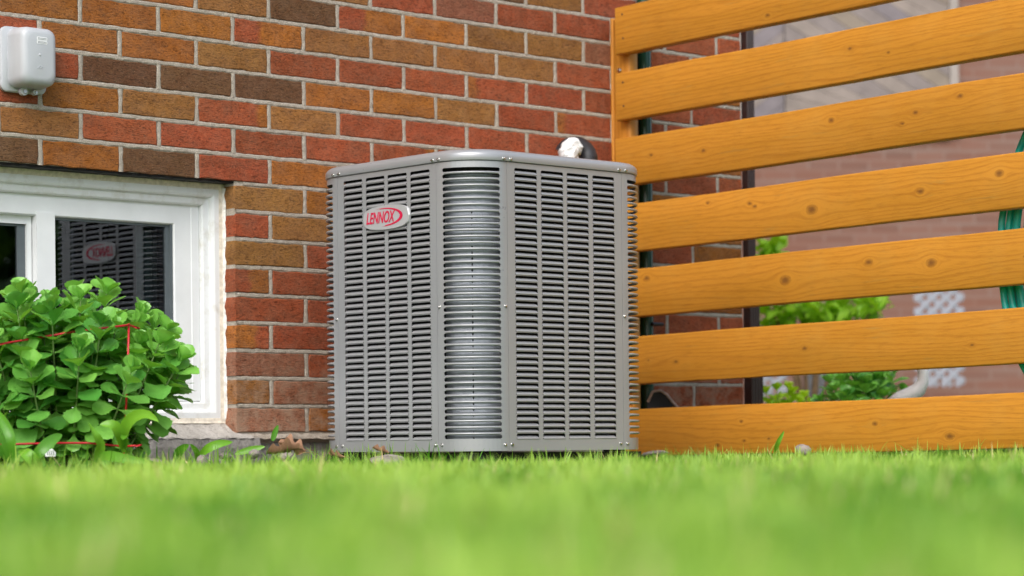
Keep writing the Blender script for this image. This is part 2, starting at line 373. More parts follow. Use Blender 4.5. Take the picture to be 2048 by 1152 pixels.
# bricks past the edges of the photograph: one joined piece
far = G()
def far_brick(a, b, k):
    far.box((a + .006, 0.0, ZT - BC*(k+1) + .006), (b - .006, 0.05, ZT - BC*k - .006))
for k in range(-26, 14):
    off = 0.0 if k % 2 == 0 else 0.5
    for i in range(-22, 13):
        a = (i + off) * P; b = min(a + P, S_END)
        if a > S_END - .03: continue
        if -4 <= k <= 13 and a >= -0.6 : continue
        if k >= 5:
            if a >= WL - 0.02: continue
            b = min(b, WL)
            if b - a < 0.03: continue
        far_brick(a, b, k)
def far_mat():
    n = N('distant_brickwork_faces'); co = n.coord((4.2, 1, 13.3)); v = n.n('ShaderNodeTexVoronoi'); n.set(v.inputs['Vector'], co); v.inputs['Scale'].default_value = 1
    n.pr(Base_Color=n.ramp(v.outputs['Color'], [(0.0, COL['D']), (0.3, COL['R']), (0.6, COL['O']), (1.0, COL['T'])]), Roughness=0.9); return n.m
fb = far.build('brick_courses', far_mat(), house); tag(fb, kind='stuff')
# mortar: body of the wall, front face 4 mm behind the bricks, in four boxes round the opening
ZB = ZT - BC * 14
g = G(); MY = 0.0035
ZL = ZT - BC*5 + 0.006
g.box((-5.5, MY, ZL), (S_END - .004, 0.24, 3.15)); g.box((JAMB + 0.003, MY, ZB - 0.012), (S_END - .004, 0.24, ZL)); g.box((-5.5, MY, ZB - 0.012), (WL, 0.24, ZL))
g.build('mortar', M['mortar'], house)
# mortar squeezed along the joints: ragged beads near the camera
bead = G()
def ragged(p0, p1, vertical, hw):
    L = (Vector(p1) - Vector(p0)).length; n = max(2, int(L / 0.011)); rows = []
    for i in range(n + 1):
        t = i / n; a = hw + R.uniform(-.0012, .0016); b = hw + R.uniform(-.0012, .0016); y = R.uniform(-.0006, .0012)
        x = p0[0] + (p1[0]-p0[0])*t; z = p0[1] + (p1[1]-p0[1])*t
        if vertical: rows.append([(x-a, 0.0022, z), (x-a*.5, y, z), (x+b*.5, y, z), (x+b, 0.0022, z)])
        else: rows.append([(x, 0.0022, z-a), (x, y, z-a*.5), (x, y, z+b*.5), (x, 0.0022, z+b)])
    bead.loft(rows, closed=False)
for k in range(-3, 14):
    x0 = -0.6 if k <= 4 else JAMB + 0.006
    if k == 5: x0 = JAMB + 0.03
    ragged((x0, ZT - BC*k), (S_END - .01, ZT - BC*k), False, 0.0058)
for k in range(-4, 14):
    off = 0.0 if k % 2 == 0 else 0.5
    for i in range(-2, 10):
        x = (i + off) * P
        if x < -0.6 or x > S_END - .03 or (k >= 5 and x < JAMB + .03): continue
        ragged((x, ZT - BC*(k+1) + .005), (x, ZT - BC*k - .005), True, 0.0062)
bead.build('mortar_joint', M['mortar'], house)
# return walls, eaves
g = G(); g.box((-5.5, 0.245, 0), (-5.3, 6, 3.15)); g.box((S_END - 0.24, 0.245, 0), (S_END - .004, 6, 3.15)); g.box((-5.5, 6.001, 0), (S_END - .004, 6.2, 3.15)); g.build('wall', M['mortar'], house)
g = G(); g.box((-5.9, -0.45, 3.155), (S_END + 0.4, 6.6, 3.30)); g.build('eaves', M['brown_steel'], house)

# foundation: rough concrete below the bricks, chipped mortar ledge, sloping window sill
def rough_strip(x0, x1, prof, nx, amp, mat, name, seed):
    rr = random.Random(seed); rows = []
    for i in range(nx + 1):
        x = x0 + (x1 - x0) * i / nx
        rows.append([(x + rr.uniform(-amp, amp), y + rr.uniform(-amp, amp), z + rr.uniform(-amp, amp)) for y, z in prof])
    gg = G(); gg.loft(rows, closed=False); return gg.build(name, mat, house)
rough_strip(JAMB - 0.08, S_END - .02, [(0.010, ZB - 0.020), (0.012, ZB - 0.045), (0.006, ZB - 0.08), (0.002, -0.03)], 110, 0.0035, M['concrete'], 'foundation', 3)
rough_strip(JAMB + 0.04, S_END - .02, [(0.004, ZB + 0.001), (-0.006, ZB - 0.004), (-0.009, ZB - 0.014), (0.004, ZB - 0.020), (0.012, ZB - 0.024)], 120, 0.0028, M['mortar'], 'mortar_ledge', 4)
rough_strip(-5.4, WL - 0.01, [(0.004, ZB), (-0.004, ZB - 0.02), (0.0, ZB - .05), (0.002, -0.03)], 60, 0.003, M['concrete'], 'foundation', 5)
rough_strip(WL - 0.02, JAMB + 0.045, [(REV + 0.02, 0.158), (REV - 0.002, 0.155), (0.02, 0.128), (-0.018, 0.112), (-0.022, 0.108)], 64, 0.0022, M['sill'], 'window_ledge', 6)
rough_strip(WL - 0.02, JAMB + 0.06, [(-0.020, 0.1075), (-0.024, 0.085), (-0.020, 0.04), (-0.024, -0.03)], 60, 0.003, M['concrete'], 'foundation', 8)
rough_strip(WL, JAMB + 0.003, [(0.004, ZL - .001), (0.008, ZL - 0.006), (0.03, ZL - 0.007), (REV + .02, ZL - 0.006)], 60, 0.0015, M['black'], 'lintel', 9)  # coloured black to carry the shadow between bricks and frame

# ------------------------------------------------------------------ window (part of the house, its pieces are sub-parts)
win = link('window', None, house, (0, 0, 0))
FR, FT, FB, FL = 0.3465, 0.7855, 0.1570, -0.700
def rect_frame(name, prof, mat, box=(FL, FR, FB, FT), cut=None):
    """mitred frame: prof = [(inset, depth)] swept round the rectangle"""
    l, r, b, t = box; g = G(); rings = []
    for ins, d in prof: rings.append([(l+ins, d, b+ins), (r-ins, d, b+ins), (r-ins, d, t-ins), (l+ins, d, t-ins)])
    g.loft(rings); return g.build(name, mat, win)
rect_frame('caulk_bead', [(-0.009, 0.050), (-0.008, 0.047), (-0.002, 0.050), (0.006, 0.0515), (0.007, 0.058)], M['caulk'])
rect_frame('frame', [(0.0, 0.075), (0.0, 0.055), (0.003, 0.052), (0.020, 0.052), (0.026, 0.055), (0.029, 0.061), (0.030, 0.066), (0.046, 0.068), (0.050, 0.072), (0.052, 0.092), (0.0525, 0.1)], M['vinyl_dirty'])
IN = 0.052
rect_frame('sash_frame', [(0.052, 0.10), (0.052, 0.0815), (0.054, 0.080), (0.076, 0.080), (0.078, 0.0815), (0.1290, 0.0815), (0.1315, 0.084), (0.1330, 0.092), (0.1335, 0.125)], M['vinyl'], (FL, FR + .0, FB, FT + 0.028))
rr = random.Random(31); g = G(); rows = []
for i in range(71):
    z = FB + 0.002 + (FT - FB - .004)*i/70; a = rr.uniform(0.0, .0016) * (0.2 if rr.random() < .2 else 1)
    rows.append([(FR + .0035, 0.0490, z), (FR + .0045 + a*.3, 0.047 - a, z), (JAMB - .001 - a*.4, 0.045 - a*1.2, z), (JAMB + .001, 0.042 - a, z)])
g.loft(rows, closed=False); g.build('sealant_line', simple('cracked_white_sealant', (0.74, 0.71, 0.66), 0.7, var=0.35, vs=70, bump=1.0), win)
# mullion and the sliding sash behind it
MUL0, MUL1 = -0.2042, -0.1508; ZG0, ZG1 = FB + 0.070, 0.6805
g = G(); g.box((MUL0, 0.079, FB + 0.06), (MUL1, 0.13, 0.690)); g.build('mullion', M['vinyl'], win)
g = G(); g.box((MUL0 - 0.017, 0.100, FB + 0.06), (MUL0 - 0.0035, 0.13, 0.690)); g.box((-0.62, 0.1, 0.6595), (MUL0 - 0.017, 0.129, 0.690)); g.box((-0.62, 0.1, FB + .06), (MUL0 - 0.017, 0.129, 0.250)); g.build('sliding_sash', M['vinyl'], win)
g = G(); g.box((0.1955, 0.093, ZG0), (0.2135, 0.104, ZG1 + .002)); g.box((0.2065, 0.086, ZG0), (0.2132, 0.0928, ZG1 + .002)); g.box((MUL1 + .0002, 0.093, ZG1 - .006), (0.1955, 0.104, ZG1 + .002)); g.build('gasket', M['rubber'], win)
g = G(); g.box((MUL0 - 0.040, 0.108, 0.25), (MUL0 - 0.0172, 0.122, 0.6592)); g.box((-0.57, 0.108, 0.6535), (MUL0 - .04, 0.122, 0.6592)); g.build('gasket', M['rubber'], win)
for nm, (a, b, c, d), y in (('pane', (MUL1, 0.214, ZG0, ZG1 + .002), 0.0990), ('pane', (MUL1, 0.214, ZG0, ZG1 + .002), 0.1270), ('pane', (-0.60, MUL0 - 0.0175, 0.24, 0.659), 0.1130), ('pane', (-0.60, MUL0 - 0.0175, 0.24, 0.659), 0.1385)):
    g = G(); g.add([(a, y, c), (b, y, c), (b, y, d), (a, y, d)], [(0, 1, 2, 3)]); g.build(nm, M['glass'] if y < 0.12 else M['glass_in'], win)
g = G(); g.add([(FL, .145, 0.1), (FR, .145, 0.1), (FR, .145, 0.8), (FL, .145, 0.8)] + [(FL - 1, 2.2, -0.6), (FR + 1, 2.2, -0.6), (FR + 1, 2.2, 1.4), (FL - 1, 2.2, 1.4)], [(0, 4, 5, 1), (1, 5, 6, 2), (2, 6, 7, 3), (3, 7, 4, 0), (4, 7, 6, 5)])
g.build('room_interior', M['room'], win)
g = G()
for i in range(5): g.box((0.148 + i*0.013, 0.16 + 0.004*(i % 2), 0.2), (0.1605 + i*0.013, 0.164 + 0.004*(i % 2), 0.76))
g.build('blind', M['curtain'], win)

# ------------------------------------------------------------------ utility box on the wall
ub = link('utility_box', None, None, W0, (0, 0, TH)); tag(ub, 'grey rounded plastic utility box screwed to the brick wall above the window', 'utility box')
def rrect(x0, x1, z0, z1, r, y, n=5):
    o = []
    for cx, cz, a0 in ((x1-r, z0+r, -90), (x1-r, z1-r, 0), (x0+r, z1-r, 90), (x0+r, z0+r, 180)):
        for i in range(n+1):
            a = math.radians(a0 + 90*i/n); o.append((cx + r*math.cos(a), y, cz + r*math.sin(a)))
    return o
bx0, bx1, bz0, bz1 = -0.338, -0.232, 0.985, 1.134
g = G(); prof = [(0.000, -0.012), (0.001, -0.040), (0.003, -0.066), (0.006, -0.075), (0.012, -0.081), (0.020, -0.083)]
g.loft([rrect(bx0+i, bx1-i, bz0+i, bz1-i, 0.022, y) for i, y in prof], cap=(False, True)); g.build('cover', M['box'], ub, angle=50)
g = G(); g.loft([rrect(bx0-.018, bx1+.006, bz0-.010, bz1+.004, 0.020, y) for y in (-0.001, -0.010)] + [rrect(bx0-.014, bx1+.003, bz0-.006, bz1+.001, 0.02, -0.0135)], cap=(False, True)); g.build('back_plate', M['box'], ub, angle=50)
for i, (x, r) in enumerate(((-0.300, 0.0105), (-0.268, 0.007))):
    g = G(); g.tube([(x, -0.030, bz0 - 0.008), (x, -0.018, bz0 - 0.008)], r, 14); g.build('lug', M['box'], ub, angle=40)
    g = G(); g.tube([(x, -0.034, bz0 - 0.009), (x, -0.0305, bz0 - 0.009)], r*0.45, 10); g.build('screw', M['zinc'], ub, angle=40)
for zz in (1.1025, 1.0935):
    g = G(); g.loft([rrect(-0.295, -0.266, zz - 0.0042, zz + 0.0042, 0.0018, y) for y in (-0.0825, -0.0835)], cap=(False, True)); s_ = g.build('sticker', M['sticker'], ub)
    g = G()
    for q in range(2):
        for c in range(7): g.box((-0.2925 + c*0.0036, -0.0839, zz + 0.0008 - q*0.0030), (-0.2897 + c*0.0036 , -0.08355, zz + 0.0020 - q*0.0030))
    g.build('print', M['ink'], s_)
g = G(); g.lathe([(0.0, 0.0014), (0.002, 0.0012), (0.0035, 0.0)], 12); g.build('dimple', M['box'], ub, loc=(-0.287, -0.0832, 1.062), rot=(math.radians(90), 0, 0), angle=60)
def text_mesh(body, size, name, mat, parent, mw, extrude=0.0004, sx=1.0, shear=0.0):
    cu = bpy.data.curves.new(name, 'FONT'); cu.body = body; cu.size = size; cu.extrude = extrude; cu.offset = size*0.018; cu.shear = shear; cu.align_x = 'CENTER'; cu.align_y = 'CENTER'
    tmp = bpy.data.objects.new(name, cu); C.objects.link(tmp); dg = bpy.context.evaluated_depsgraph_get(); me = bpy.data.meshes.new_from_object(tmp.evaluated_get(dg))
    bpy.data.objects.remove(tmp); me.transform(Matrix.Diagonal((sx, 1, 1, 1))); me.materials.clear(); me.materials.append(mat)
    o = link(name, me, parent); o.matrix_local = mw; return o
g = G(); g.tube([(-0.293, -0.0834, 1.028), (-0.288, -0.0834, 1.034), (-0.285, -0.0834, 1.035), (-0.281, -0.0834, 1.028)], 0.0009, 5); g.tube([(-0.287, -0.0834, 1.028), (-0.279, -0.0834, 1.034)], 0.0008, 5); g.build('emblem', M['box'], ub)

# ------------------------------------------------------------------ downspout at the house corner
ds = link('downspout', None, None, W0, (0, 0, TH)); tag(ds, 'dark brown ribbed metal downspout at the corner of the brick house', 'downspout')
def rib_tube(x0, w, d, z0, z1, nm):
    g = G(); pts = []
    for i in range(13):
        t = i / 12; pts.append((x0 + w*t, -0.002 * (1 if (i % 3) else -1.0) - d))
    pts += [(x0 + w, 0.0), (x0, 0.0)]
    g.loft([[(x, y, z) for x, y in pts] for z in (z0, z1)], cap=(True, True)); return g.build(nm, M['brown_steel'], ds)
rib_tube(S_END - .0035, 0.034, 0.026, 0.62, 3.14, 'pipe'); rib_tube(S_END - .0035, 0.046, 0.031, 0.36, 0.615, 'pipe')
rib_tube(S_END - .0035, 0.056, 0.035, 0.02, 0.355, 'pipe')
g = G(); g.box((S_END - .0032, -0.038, 0.455), (S_END + 0.047, -0.001, 0.462)); g.box((S_END - .0032, -0.038, 0.418), (S_END + 0.047, -0.001, 0.424)); g.build('strap', M['brown_steel'], ds)

# ------------------------------------------------------------------ air conditioner
PH = 0.7335; AW = 0.6428; RC = 0.12; A0 = Vector((-0.1019, 5.7507, 0))
ac = link('air_conditioner', None, None, (A0.x, A0.y, 0), (0, 0, PH))
tag(ac, 'square grey louvered outdoor air conditioner standing beside the brick wall', 'air conditioner')
# local frame: x = along the right face, y = along the left face; near corner at the origin
Z0, Z1, ZC = 0.069, 0.7805, 0.811
def mp_right(t, z, d): return (t, d, z)
def mp_left(t, z, d): return (d, t, z)
def corner_map(cx, cy, a0):
    """u = arclength from the middle of the corner, d inwards"""
    def f(u, z, d):
        lim = RC * math.pi / 4
        if u > lim: e = u - lim; a = a0 + math.pi/4; ex, ey = -math.sin(a)*e, math.cos(a)*e
        elif u < -lim: e = -u - lim; a = a0 - math.pi/4; ex, ey = math.sin(a)*e, -math.cos(a)*e
        else: a = a0 + u/RC; ex = ey = 0
        return (cx + (RC-d)*math.cos(a) + ex, cy + (RC-d)*math.sin(a) + ey, z)
    return f
ROWN, PIT, ZR = 43, 0.01562, 0.7680
COLS = [(0.1487, 0.2240), (0.2376, 0.3136), (0.3263, 0.4018), (0.4162, 0.4934)]
def cell(gm, mp, x0, x1, z0, z1, hx0, hx1, hz0, hz1, r, nseg=2, both=False):
    """sheet ring between the outer rectangle and a hole with rounded ends"""
    inner, outer = [], []
    def arc(cx, cz, a0, a1, k=3): return [(cx + r*math.cos(math.radians(a0+(a1-a0)*i/k)), cz + r*math.sin(math.radians(a0+(a1-a0)*i/k))) for i in range(k+1)]
    bl = arc(hx0+r, hz0+r, 180, 270) if both else [(hx0, hz0)]; br = arc(hx1-r, hz0+r, 270, 360) if both else [(hx1, hz0)]
    tr = arc(hx1-r, hz1-r, 0, 90); tl = arc(hx0+r, hz1-r, 90, 180)
    bot = [(bl[-1][0] + (br[0][0]-bl[-1][0])*i/nseg, hz0) for i in range(1, nseg)]; top = [(tr[-1][0] + (tl[0][0]-tr[-1][0])*i/nseg, hz1) for i in range(1, nseg)]
    for grp, fn in ((bl, lambda p: (x0, z0) if len(bl) == 1 else (x0 if p is not bl[-1] else p[0], min(p[1], (hz0+hz1)/2) if p is bl[0] else z0)),
                    (bot, lambda p: (p[0], z0)), (br, lambda p: (x1, z0) if len(br) == 1 else (x1 if p is not br[0] else p[0], p[1] if p is br[-1] else z0)),
                    (tr, lambda p: (x1, p[1]) if p is tr[0] else ((x1, z1) if p is not tr[-1] else (p[0], z1))), (top, lambda p: (p[0], z1)),
                    (tl, lambda p: (x0, p[1]) if p is tl[-1] else ((x0, z1) if p is not tl[0] else (p[0], z1)))):
        for p in grp: inner.append(p); outer.append(fn(p))
    n = len(inner); a = gm.add([mp(x, z, 0) for x, z in inner], []); b = gm.add([mp(x, z, 0) for x, z in outer], []); c = gm.add([mp(x, z, 0.0012) for x, z in inner], [])
    for i in range(n):
        j = (i+1) % n; gm.f.append((a+i, b+i, b+j, a+j)); gm.f.append((a+i, a+j, c+j, c+i))
def plain(gm, mp, x0, x1, z0, z1, n=1):
    for i in range(n):
        a = x0 + (x1-x0)*i/n; b = x0 + (x1-x0)*(i+1)/n; gm.add([mp(a, z0, 0), mp(b, z0, 0), mp(b, z1, 0), mp(a, z1, 0)], [(0, 1, 2, 3)])
def grille_panel(mp, side):
    gm = G(); S0, S1 = 0.1238, 0.5188; zb = ZR - PIT*ROWN
    mids = [(COLS[i][1] + COLS[i+1][0]) / 2 for i in range(3)]; lo = [COLS[0][0] - 0.006] + mids; hi = mids + [COLS[3][1] + 0.006]
    plain(gm, mp, S0, lo[0], Z0, Z1); plain(gm, mp, hi[3], S1, Z0, Z1); plain(gm, mp, lo[0], hi[3], ZR, Z1); plain(gm, mp, lo[0], hi[3], Z0, zb)
    for c in range(4):
        for r in range(ROWN):
            z = ZR - PIT*(r+1); cell(gm, mp, lo[c], hi[c], z, z + PIT, COLS[c][0], COLS[c][1], z + 0.0012, z + PIT - 0.0006, 0.0042)
    # folded edges at the seams
    for s in (S0, S1):
        e = 1 if s == S0 else -1
        gm.add([mp(s, Z0, 0), mp(s, Z1, 0), mp(s + e*.0002, Z1, 0.012), mp(s + e*.0002, Z0, 0.012)], [(0, 1, 2, 3)])
    gm.add([mp(S0, Z0, 0), mp(S1, Z0, 0), mp(S1, Z0, 0.02), mp(S0, Z0, 0.02)], [(0, 1, 2, 3)])
    p = gm.build('side_panel', M['ac'], ac)
    # louvers: one mesh per column, shared down the rows
    rest = G(); cnt = 0
    for c in range(4):
        a, b = COLS[c]; prof = [(0.0011, 0.0002), (0.0011, -0.0008), (0.0020, -0.0014), (0.0034, -0.0010), (0.0060, 0.0012), (0.0084, 0.0040), (0.0097, 0.0072), (0.0101, 0.0120), (0.0112, 0.0240)]
        def lv(zoff):
            gg = G(); rows = []
            for i, (dz, d) in enumerate(prof):
                k = min(1, max(0, i - 3) / 4.0); e = 0.0006 + 0.0030*k
                rows.append([mp(x, dz + zoff - 0.0012*(j in (0, 5))*k, d * (0.82 if j in (0, 5) else 1)) for j, x in enumerate((a+e, a+e+.004, a+(b-a)*.33, a+(b-a)*.66, b-e-.004, b-e))])
            gg.loft(rows, closed=False); return gg
        me = None
        for r in range(ROWN):
            z = ZR - PIT*(r+1)
            if r < 37 or (r == 37 and c < 2):
                if me is None: me = mesh('louver', lv(0).v, lv(0).f, True, [M['ac']])
                link('louver', me, p, (0, 0, z))
            else: q = lv(z); rest.add(q.v, q.f)
    tag(rest.build('louver', M['ac'], p, smooth=True), kind='stuff')
    return p
grille_panel(mp_right, 'r'); grille_panel(mp_left, 'l')
SEAM = RC*math.pi/4 + 0.003; SL0, SL1 = -0.0760, 0.0760
def corner_panel(cx, cy, a0):
    mp = corner_map(cx, cy, a0); gm = G(); zb = ZR - PIT*ROWN
    plain(gm, mp, -SEAM, SL0 - .008, Z0, Z1, 3); plain(gm, mp, SL1 + .008, SEAM, Z0, Z1, 3); plain(gm, mp, SL0-.008, SL1+.008, ZR, Z1, 14); plain(gm, mp, SL0-.008, SL1+.008, Z0, zb, 14)
    for r in range(ROWN):
        z = ZR - PIT*(r+1); cell(gm, mp, SL0-.008, SL1+.008, z, z+PIT, SL0, SL1, z+0.0030, z+PIT-0.0030, 0.0044, 14, True)
    for s in (-SEAM, SEAM):
        gm.add([mp(s, Z0, 0), mp(s, Z1, 0), mp(s, Z1, 0.010), mp(s, Z0, 0.010)], [(0, 1, 2, 3)])
    me = gm.build('corner_panel', M['ac'], ac, angle=35)
    rib = G(); rows = []
    for i in range(17):
        u = SL0 + 0.001 + (SL1-SL0-.002)*i/16; k = min(1, min(i, 16-i)/1.5)
        rows.append([mp(u, 0.0032*math.cos(q), 0.0007 - 0.0046*k*math.sin(q)) for q in (0.0, .5, 1.0, 1.57, 2.14, 2.64, 3.1416)])
    rib.loft(rows, closed=False); rm = mesh('rib', rib.v, rib.f, True, [M['ac']])
    for r in range(ROWN - 1): link('rib', rm, me, (0, 0, ZR - PIT*(r+1)))
    return mp
cm = [corner_panel(RC, RC, math.radians(225)), corner_panel(AW-RC, RC, math.radians(-45)), corner_panel(RC, AW-RC, math.radians(135)), corner_panel(AW-RC, AW-RC, math.radians(45))]
for nm, bx in (('back_panel', ((0.1238, AW-.001, Z0), (0.5188, AW, Z1))), ('back_panel', ((AW-.001, 0.1238, Z0), (AW, 0.5188, Z1)))):
    g = G(); g.box(*bx); g.build(nm, M['ac'], ac)
def rsq(off, z, r=RC, n=10):
    o = []
    for cx, cy, a0 in ((AW-RC, RC, -90), (AW-RC, AW-RC, 0), (RC, AW-RC, 90), (RC, RC, 180)):
        for i in range(n+1):
            a = math.radians(a0 + 90*i/n); o.append((cx + (RC+off)*math.cos(a), cy + (RC+off)*math.sin(a), z))
    return o
g = G(); g.loft([rsq(-.010, Z1 + .0022), rsq(0.0030, Z1 + .0016), rsq(0.0036, Z1 + .0026), rsq(0.0034, Z1 + 0.0145), rsq(0.0022, Z1 + 0.0190), rsq(-0.002, Z1 + 0.0240), rsq(-0.009, Z1 + 0.0285), rsq(-0.019, ZC), rsq(-0.045, ZC + 0.002)])
g.build('cap', M['ac'], ac, smooth=True)
cen = (AW/2, AW/2)
g = G(); sq = rsq(-0.045, ZC + 0.002); rr_ = []
for p in sq:
    a = math.atan2(p[1]-cen[1], p[0]-cen[0]); rr_.append((cen[0]+0.235*math.cos(a), cen[1]+0.235*math.sin(a), ZC + 0.004))
g.loft([sq, rr_, [(x, y, ZC - 0.06) for x, y, z in rr_]]); g.build('top_panel', M['ac'], ac, smooth=True)
g = G()
for k in range(1, 12): g.tube([(cen[0]+0.0205*k*math.cos(2*math.pi*i/40), cen[1]+0.0205*k*math.sin(2*math.pi*i/40), ZC + 0.006 - 0.0) for i in range(41)], 0.0016, 4, False)
for k in range(8): g.tube([(cen[0], cen[1], ZC+.004), (cen[0]+.236*math.cos(k*math.pi/4), cen[1]+.236*math.sin(k*math.pi/4), ZC+.003)], 0.0022, 4)
g.build('fan_guard', M['black'], ac)
# coil wrapped inside the panels, corrugated by its tube rows
g = G(); rows = []; ins = 0.034; nz = 210
for i in range(nz + 1):
    z = Z0 + 0.01 + (0.7515 - Z0 - 0.01) * i / nz; d = 0.0036 * abs(math.sin(math.pi * (z) / 0.0143))
    rows.append(rsq(-ins - 0.004 + d, z, n=12))
g.loft(rows); co_ = g.build('coil', M['coil'], ac, smooth=True)
uv = co_.data.uv_layers.new(name='UVMap'); vs_ = co_.data.vertices; ring = len(rows[0]); acc = [0.0]
for q in range(1, ring): acc.append(acc[-1] + (Vector(rows[0][q]) - Vector(rows[0][q-1])).length)
for lp in co_.data.loops: uv.data[lp.index].uv = (acc[lp.vertex_index % ring], vs_[lp.vertex_index].co.z)
g = G(); g.box((0.05, 0.05, Z0 + .004), (AW-.05, AW-.05, Z0 + 0.012)); g.box((0.06, 0.06, Z0+.012), (AW-.06, AW-.06, Z1-.12)); g.build('base_pan_shade_core', M['black'], ac)  # base pan, plus an added black block that keeps the inside dark
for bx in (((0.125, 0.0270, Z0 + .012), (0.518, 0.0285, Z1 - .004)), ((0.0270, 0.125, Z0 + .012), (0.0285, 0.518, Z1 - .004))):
    g = G(); g.box(*bx); g.build('gap_shade_sheet', M['black'], ac)  # added black sheets, standing in for shade in the louver gaps
# hex-head screws
sc = G(); sc.lathe([(0.0048, 0), (0.0048, 0.0007), (0.0044, 0.0011)], 14); sc.lathe([(0.0031, 0.0011), (0.0031, 0.0034), (0.0026, 0.0040), (0.0, 0.0042)], 6)
screw_me = mesh('screw', sc.v, sc.f, True, [M['zinc']]); screw_me.set_sharp_from_angle(angle=math.radians(35))
def screw(pos, nrm):
    o = link('screw', screw_me, ac); o.matrix_local = Matrix.Translation(pos) @ Vector(nrm).to_track_quat('Z', 'Y').to_matrix().to_4x4() @ Matrix.Rotation(R.uniform(0, 3), 4, 'Z')
zc = Z1 + 0.0068; zb_ = Z0 + 0.0155
for mp, nrm in ((mp_right, (0, -1, 0)), (mp_left, (-1, 0, 0))):
    for t in (0.1335, 0.1105, 0.5085, 0.5330):
        onp = t in (0.1335, 0.5085); x = t
        screw(mp(t, zc, -0.0034), nrm); screw(mp(t, zb_, 0.0 if onp else 0.0004), nrm)
    for t in (0.1155, 0.5265): screw(mp(t, 0.425 if t < 0.3 else 0.412, 0.0004), nrm)
# badge
badge = link('badge', None, ac)
g = G()
def barrel(s, y):
    top = []
    for i in range(25):
        u = -1 + 2*i/24; u = math.copysign(abs(u)**0.75, u); top.append((0.0935*s*u, 0.0310*s*(1 - 0.30*u*u)*max(0.0, 1-abs(u)**9)**0.4, y))
    return top + [(x, -v, y) for x, v, y in top[-2:0:-1]]
g.loft([barrel(1, 0), barrel(1, 0.0035), barrel(0.975, 0.0052), barrel(0.93, 0.0050)], cap=(False, True)); me = mesh('plate', g.v, g.f, False, [M['badge']])
badge.matrix_local = Matrix.Translation((0.0, 0.3160, 0.6610)) @ Matrix(((0, 0, -1, 0), (-1, 0, 0, 0), (0, 1, 0, 0), (0, 0, 0, 1)))
link('plate', me, badge)
g = G(); o_, i_ = [], []
for q in range(41):
    a = math.radians(112 - 205*q/40); o_.append((-0.006 + 0.0740*math.cos(a), 0.0008 + 0.0232*math.sin(a), 0.0057)); i_.append((-0.0135 + 0.0700*math.cos(a), 0.0010 + 0.0205*math.sin(a)*(1 + .12*(q < 3 or q > 37)), 0.0057))
g.loft([o_, i_], closed=False); g.build('swoosh', M['badge_red'], badge)
text_mesh('LENNOX', 0.040, 'lettering', M['badge_red'], badge, Matrix.Translation((-0.0235, -0.0005, 0.0056)), 0.0003, 0.68, 0.30)

# insulated line set rising behind the unit and bending into the wall
ls = link('refrigerant_pipe', None, None, W0, (0, 0, TH)); tag(ls, 'black foam insulated pipe bending behind the air conditioner, end wrapped in white tape', 'pipe')
g = G(); cx_, zt_ = 1.546, 0.946
pts = [(cx_ + .034, -0.10, 0.35), (cx_ + .034, -0.10, zt_ - .02)] + [(cx_ + 0.034*math.cos(math.radians(a)), -0.10 + 0.0008*a*0.3, zt_ + 0.034*math.sin(math.radians(a))) for a in range(0, 166, 15)]
g.tube(pts, 0.0275, 18); g.build('foam_sleeve', M['foam'], ls, angle=60)
g = G(); g.tube([(cx_ + .034, -0.10, zt_ - 0.004), (cx_ + .0345, -0.10, zt_ + 0.0005)], 0.0284, 18); g.build('sleeve_joint', M['foam'], ls, angle=60)
rr = random.Random(3); g = G(); ring_n = 14; rows = []
for q in range(9):
    a = math.radians(120 + 12*q); c0 = Vector((cx_ + 0.036*math.cos(a), -0.095 + 0.002*q, zt_ + 0.034*math.sin(a) - 0.004*max(0, q-5))); rad = Vector((math.cos(a), 0, math.sin(a)))
    rows.append([c0 + (rad*math.cos(2*math.pi*k/ring_n) + Vector((0, 1, 0))*math.sin(2*math.pi*k/ring_n)) * (0.0300 + rr.uniform(-.004, .004)) for k in range(ring_n)])
g.loft(rows, cap=(True, True)); g.build('tape_wrap', M['tape'], ls)

# ------------------------------------------------------------------ fence
THF = 0.8381; F0 = Vector((0.3228, 7.25, 0)); TF = 0.0133
fe = link('slat_fence', None, None, F0, (0, 0, -THF)); tag(fe, 'orange stained wooden fence of wide horizontal slats meeting the brick wall', 'fence')
SH = 0.1451
STOP = [0.085 + (z - 0.085)*0.99315 for z in (1.4267, 1.2227, 1.0215, 0.8171, 0.6175, 0.4107, 0.1877)]
KN = [[(0.62, -0.118, .008)],
      [(0.925, -0.055, .007), (1.06, -0.085, .0055)],
      [(0.15, -0.065, .007), (0.365, -0.075, .0085), (0.855, -0.045, .010), (1.15, -0.060, .008), (1.30, -0.034, .009), (1.105, -0.085, .006)],
      [(0.38, -0.028, .007), (0.78, -0.085, .018), (0.565, -0.055, .007), (1.165, -0.072, .011), (1.425, -0.050, .0125), (0.545, -0.045, .008)],
      [(0.125, -0.032, .011), (0.68, -0.078, .0175), (0.985, -0.050, .012), (1.20, -0.068, .0155), (1.50, -0.075, .004)],
      [(0.13, -0.075, .004), (0.245, -0.085, .008), (0.75, -0.070, .009), (1.33, -0.090, .006)],
      [(0.505, -0.048, .007), (0.41, -0.115, .008), (0.515, -0.105, .006), (1.00, -0.068, .009), (1.255, -0.108, .0135), (0.61, -0.10, .005)]]
WB, WD = (0.475, 0.200, 0.020), (0.28, 0.09, 0.009)
LEN = 2.44
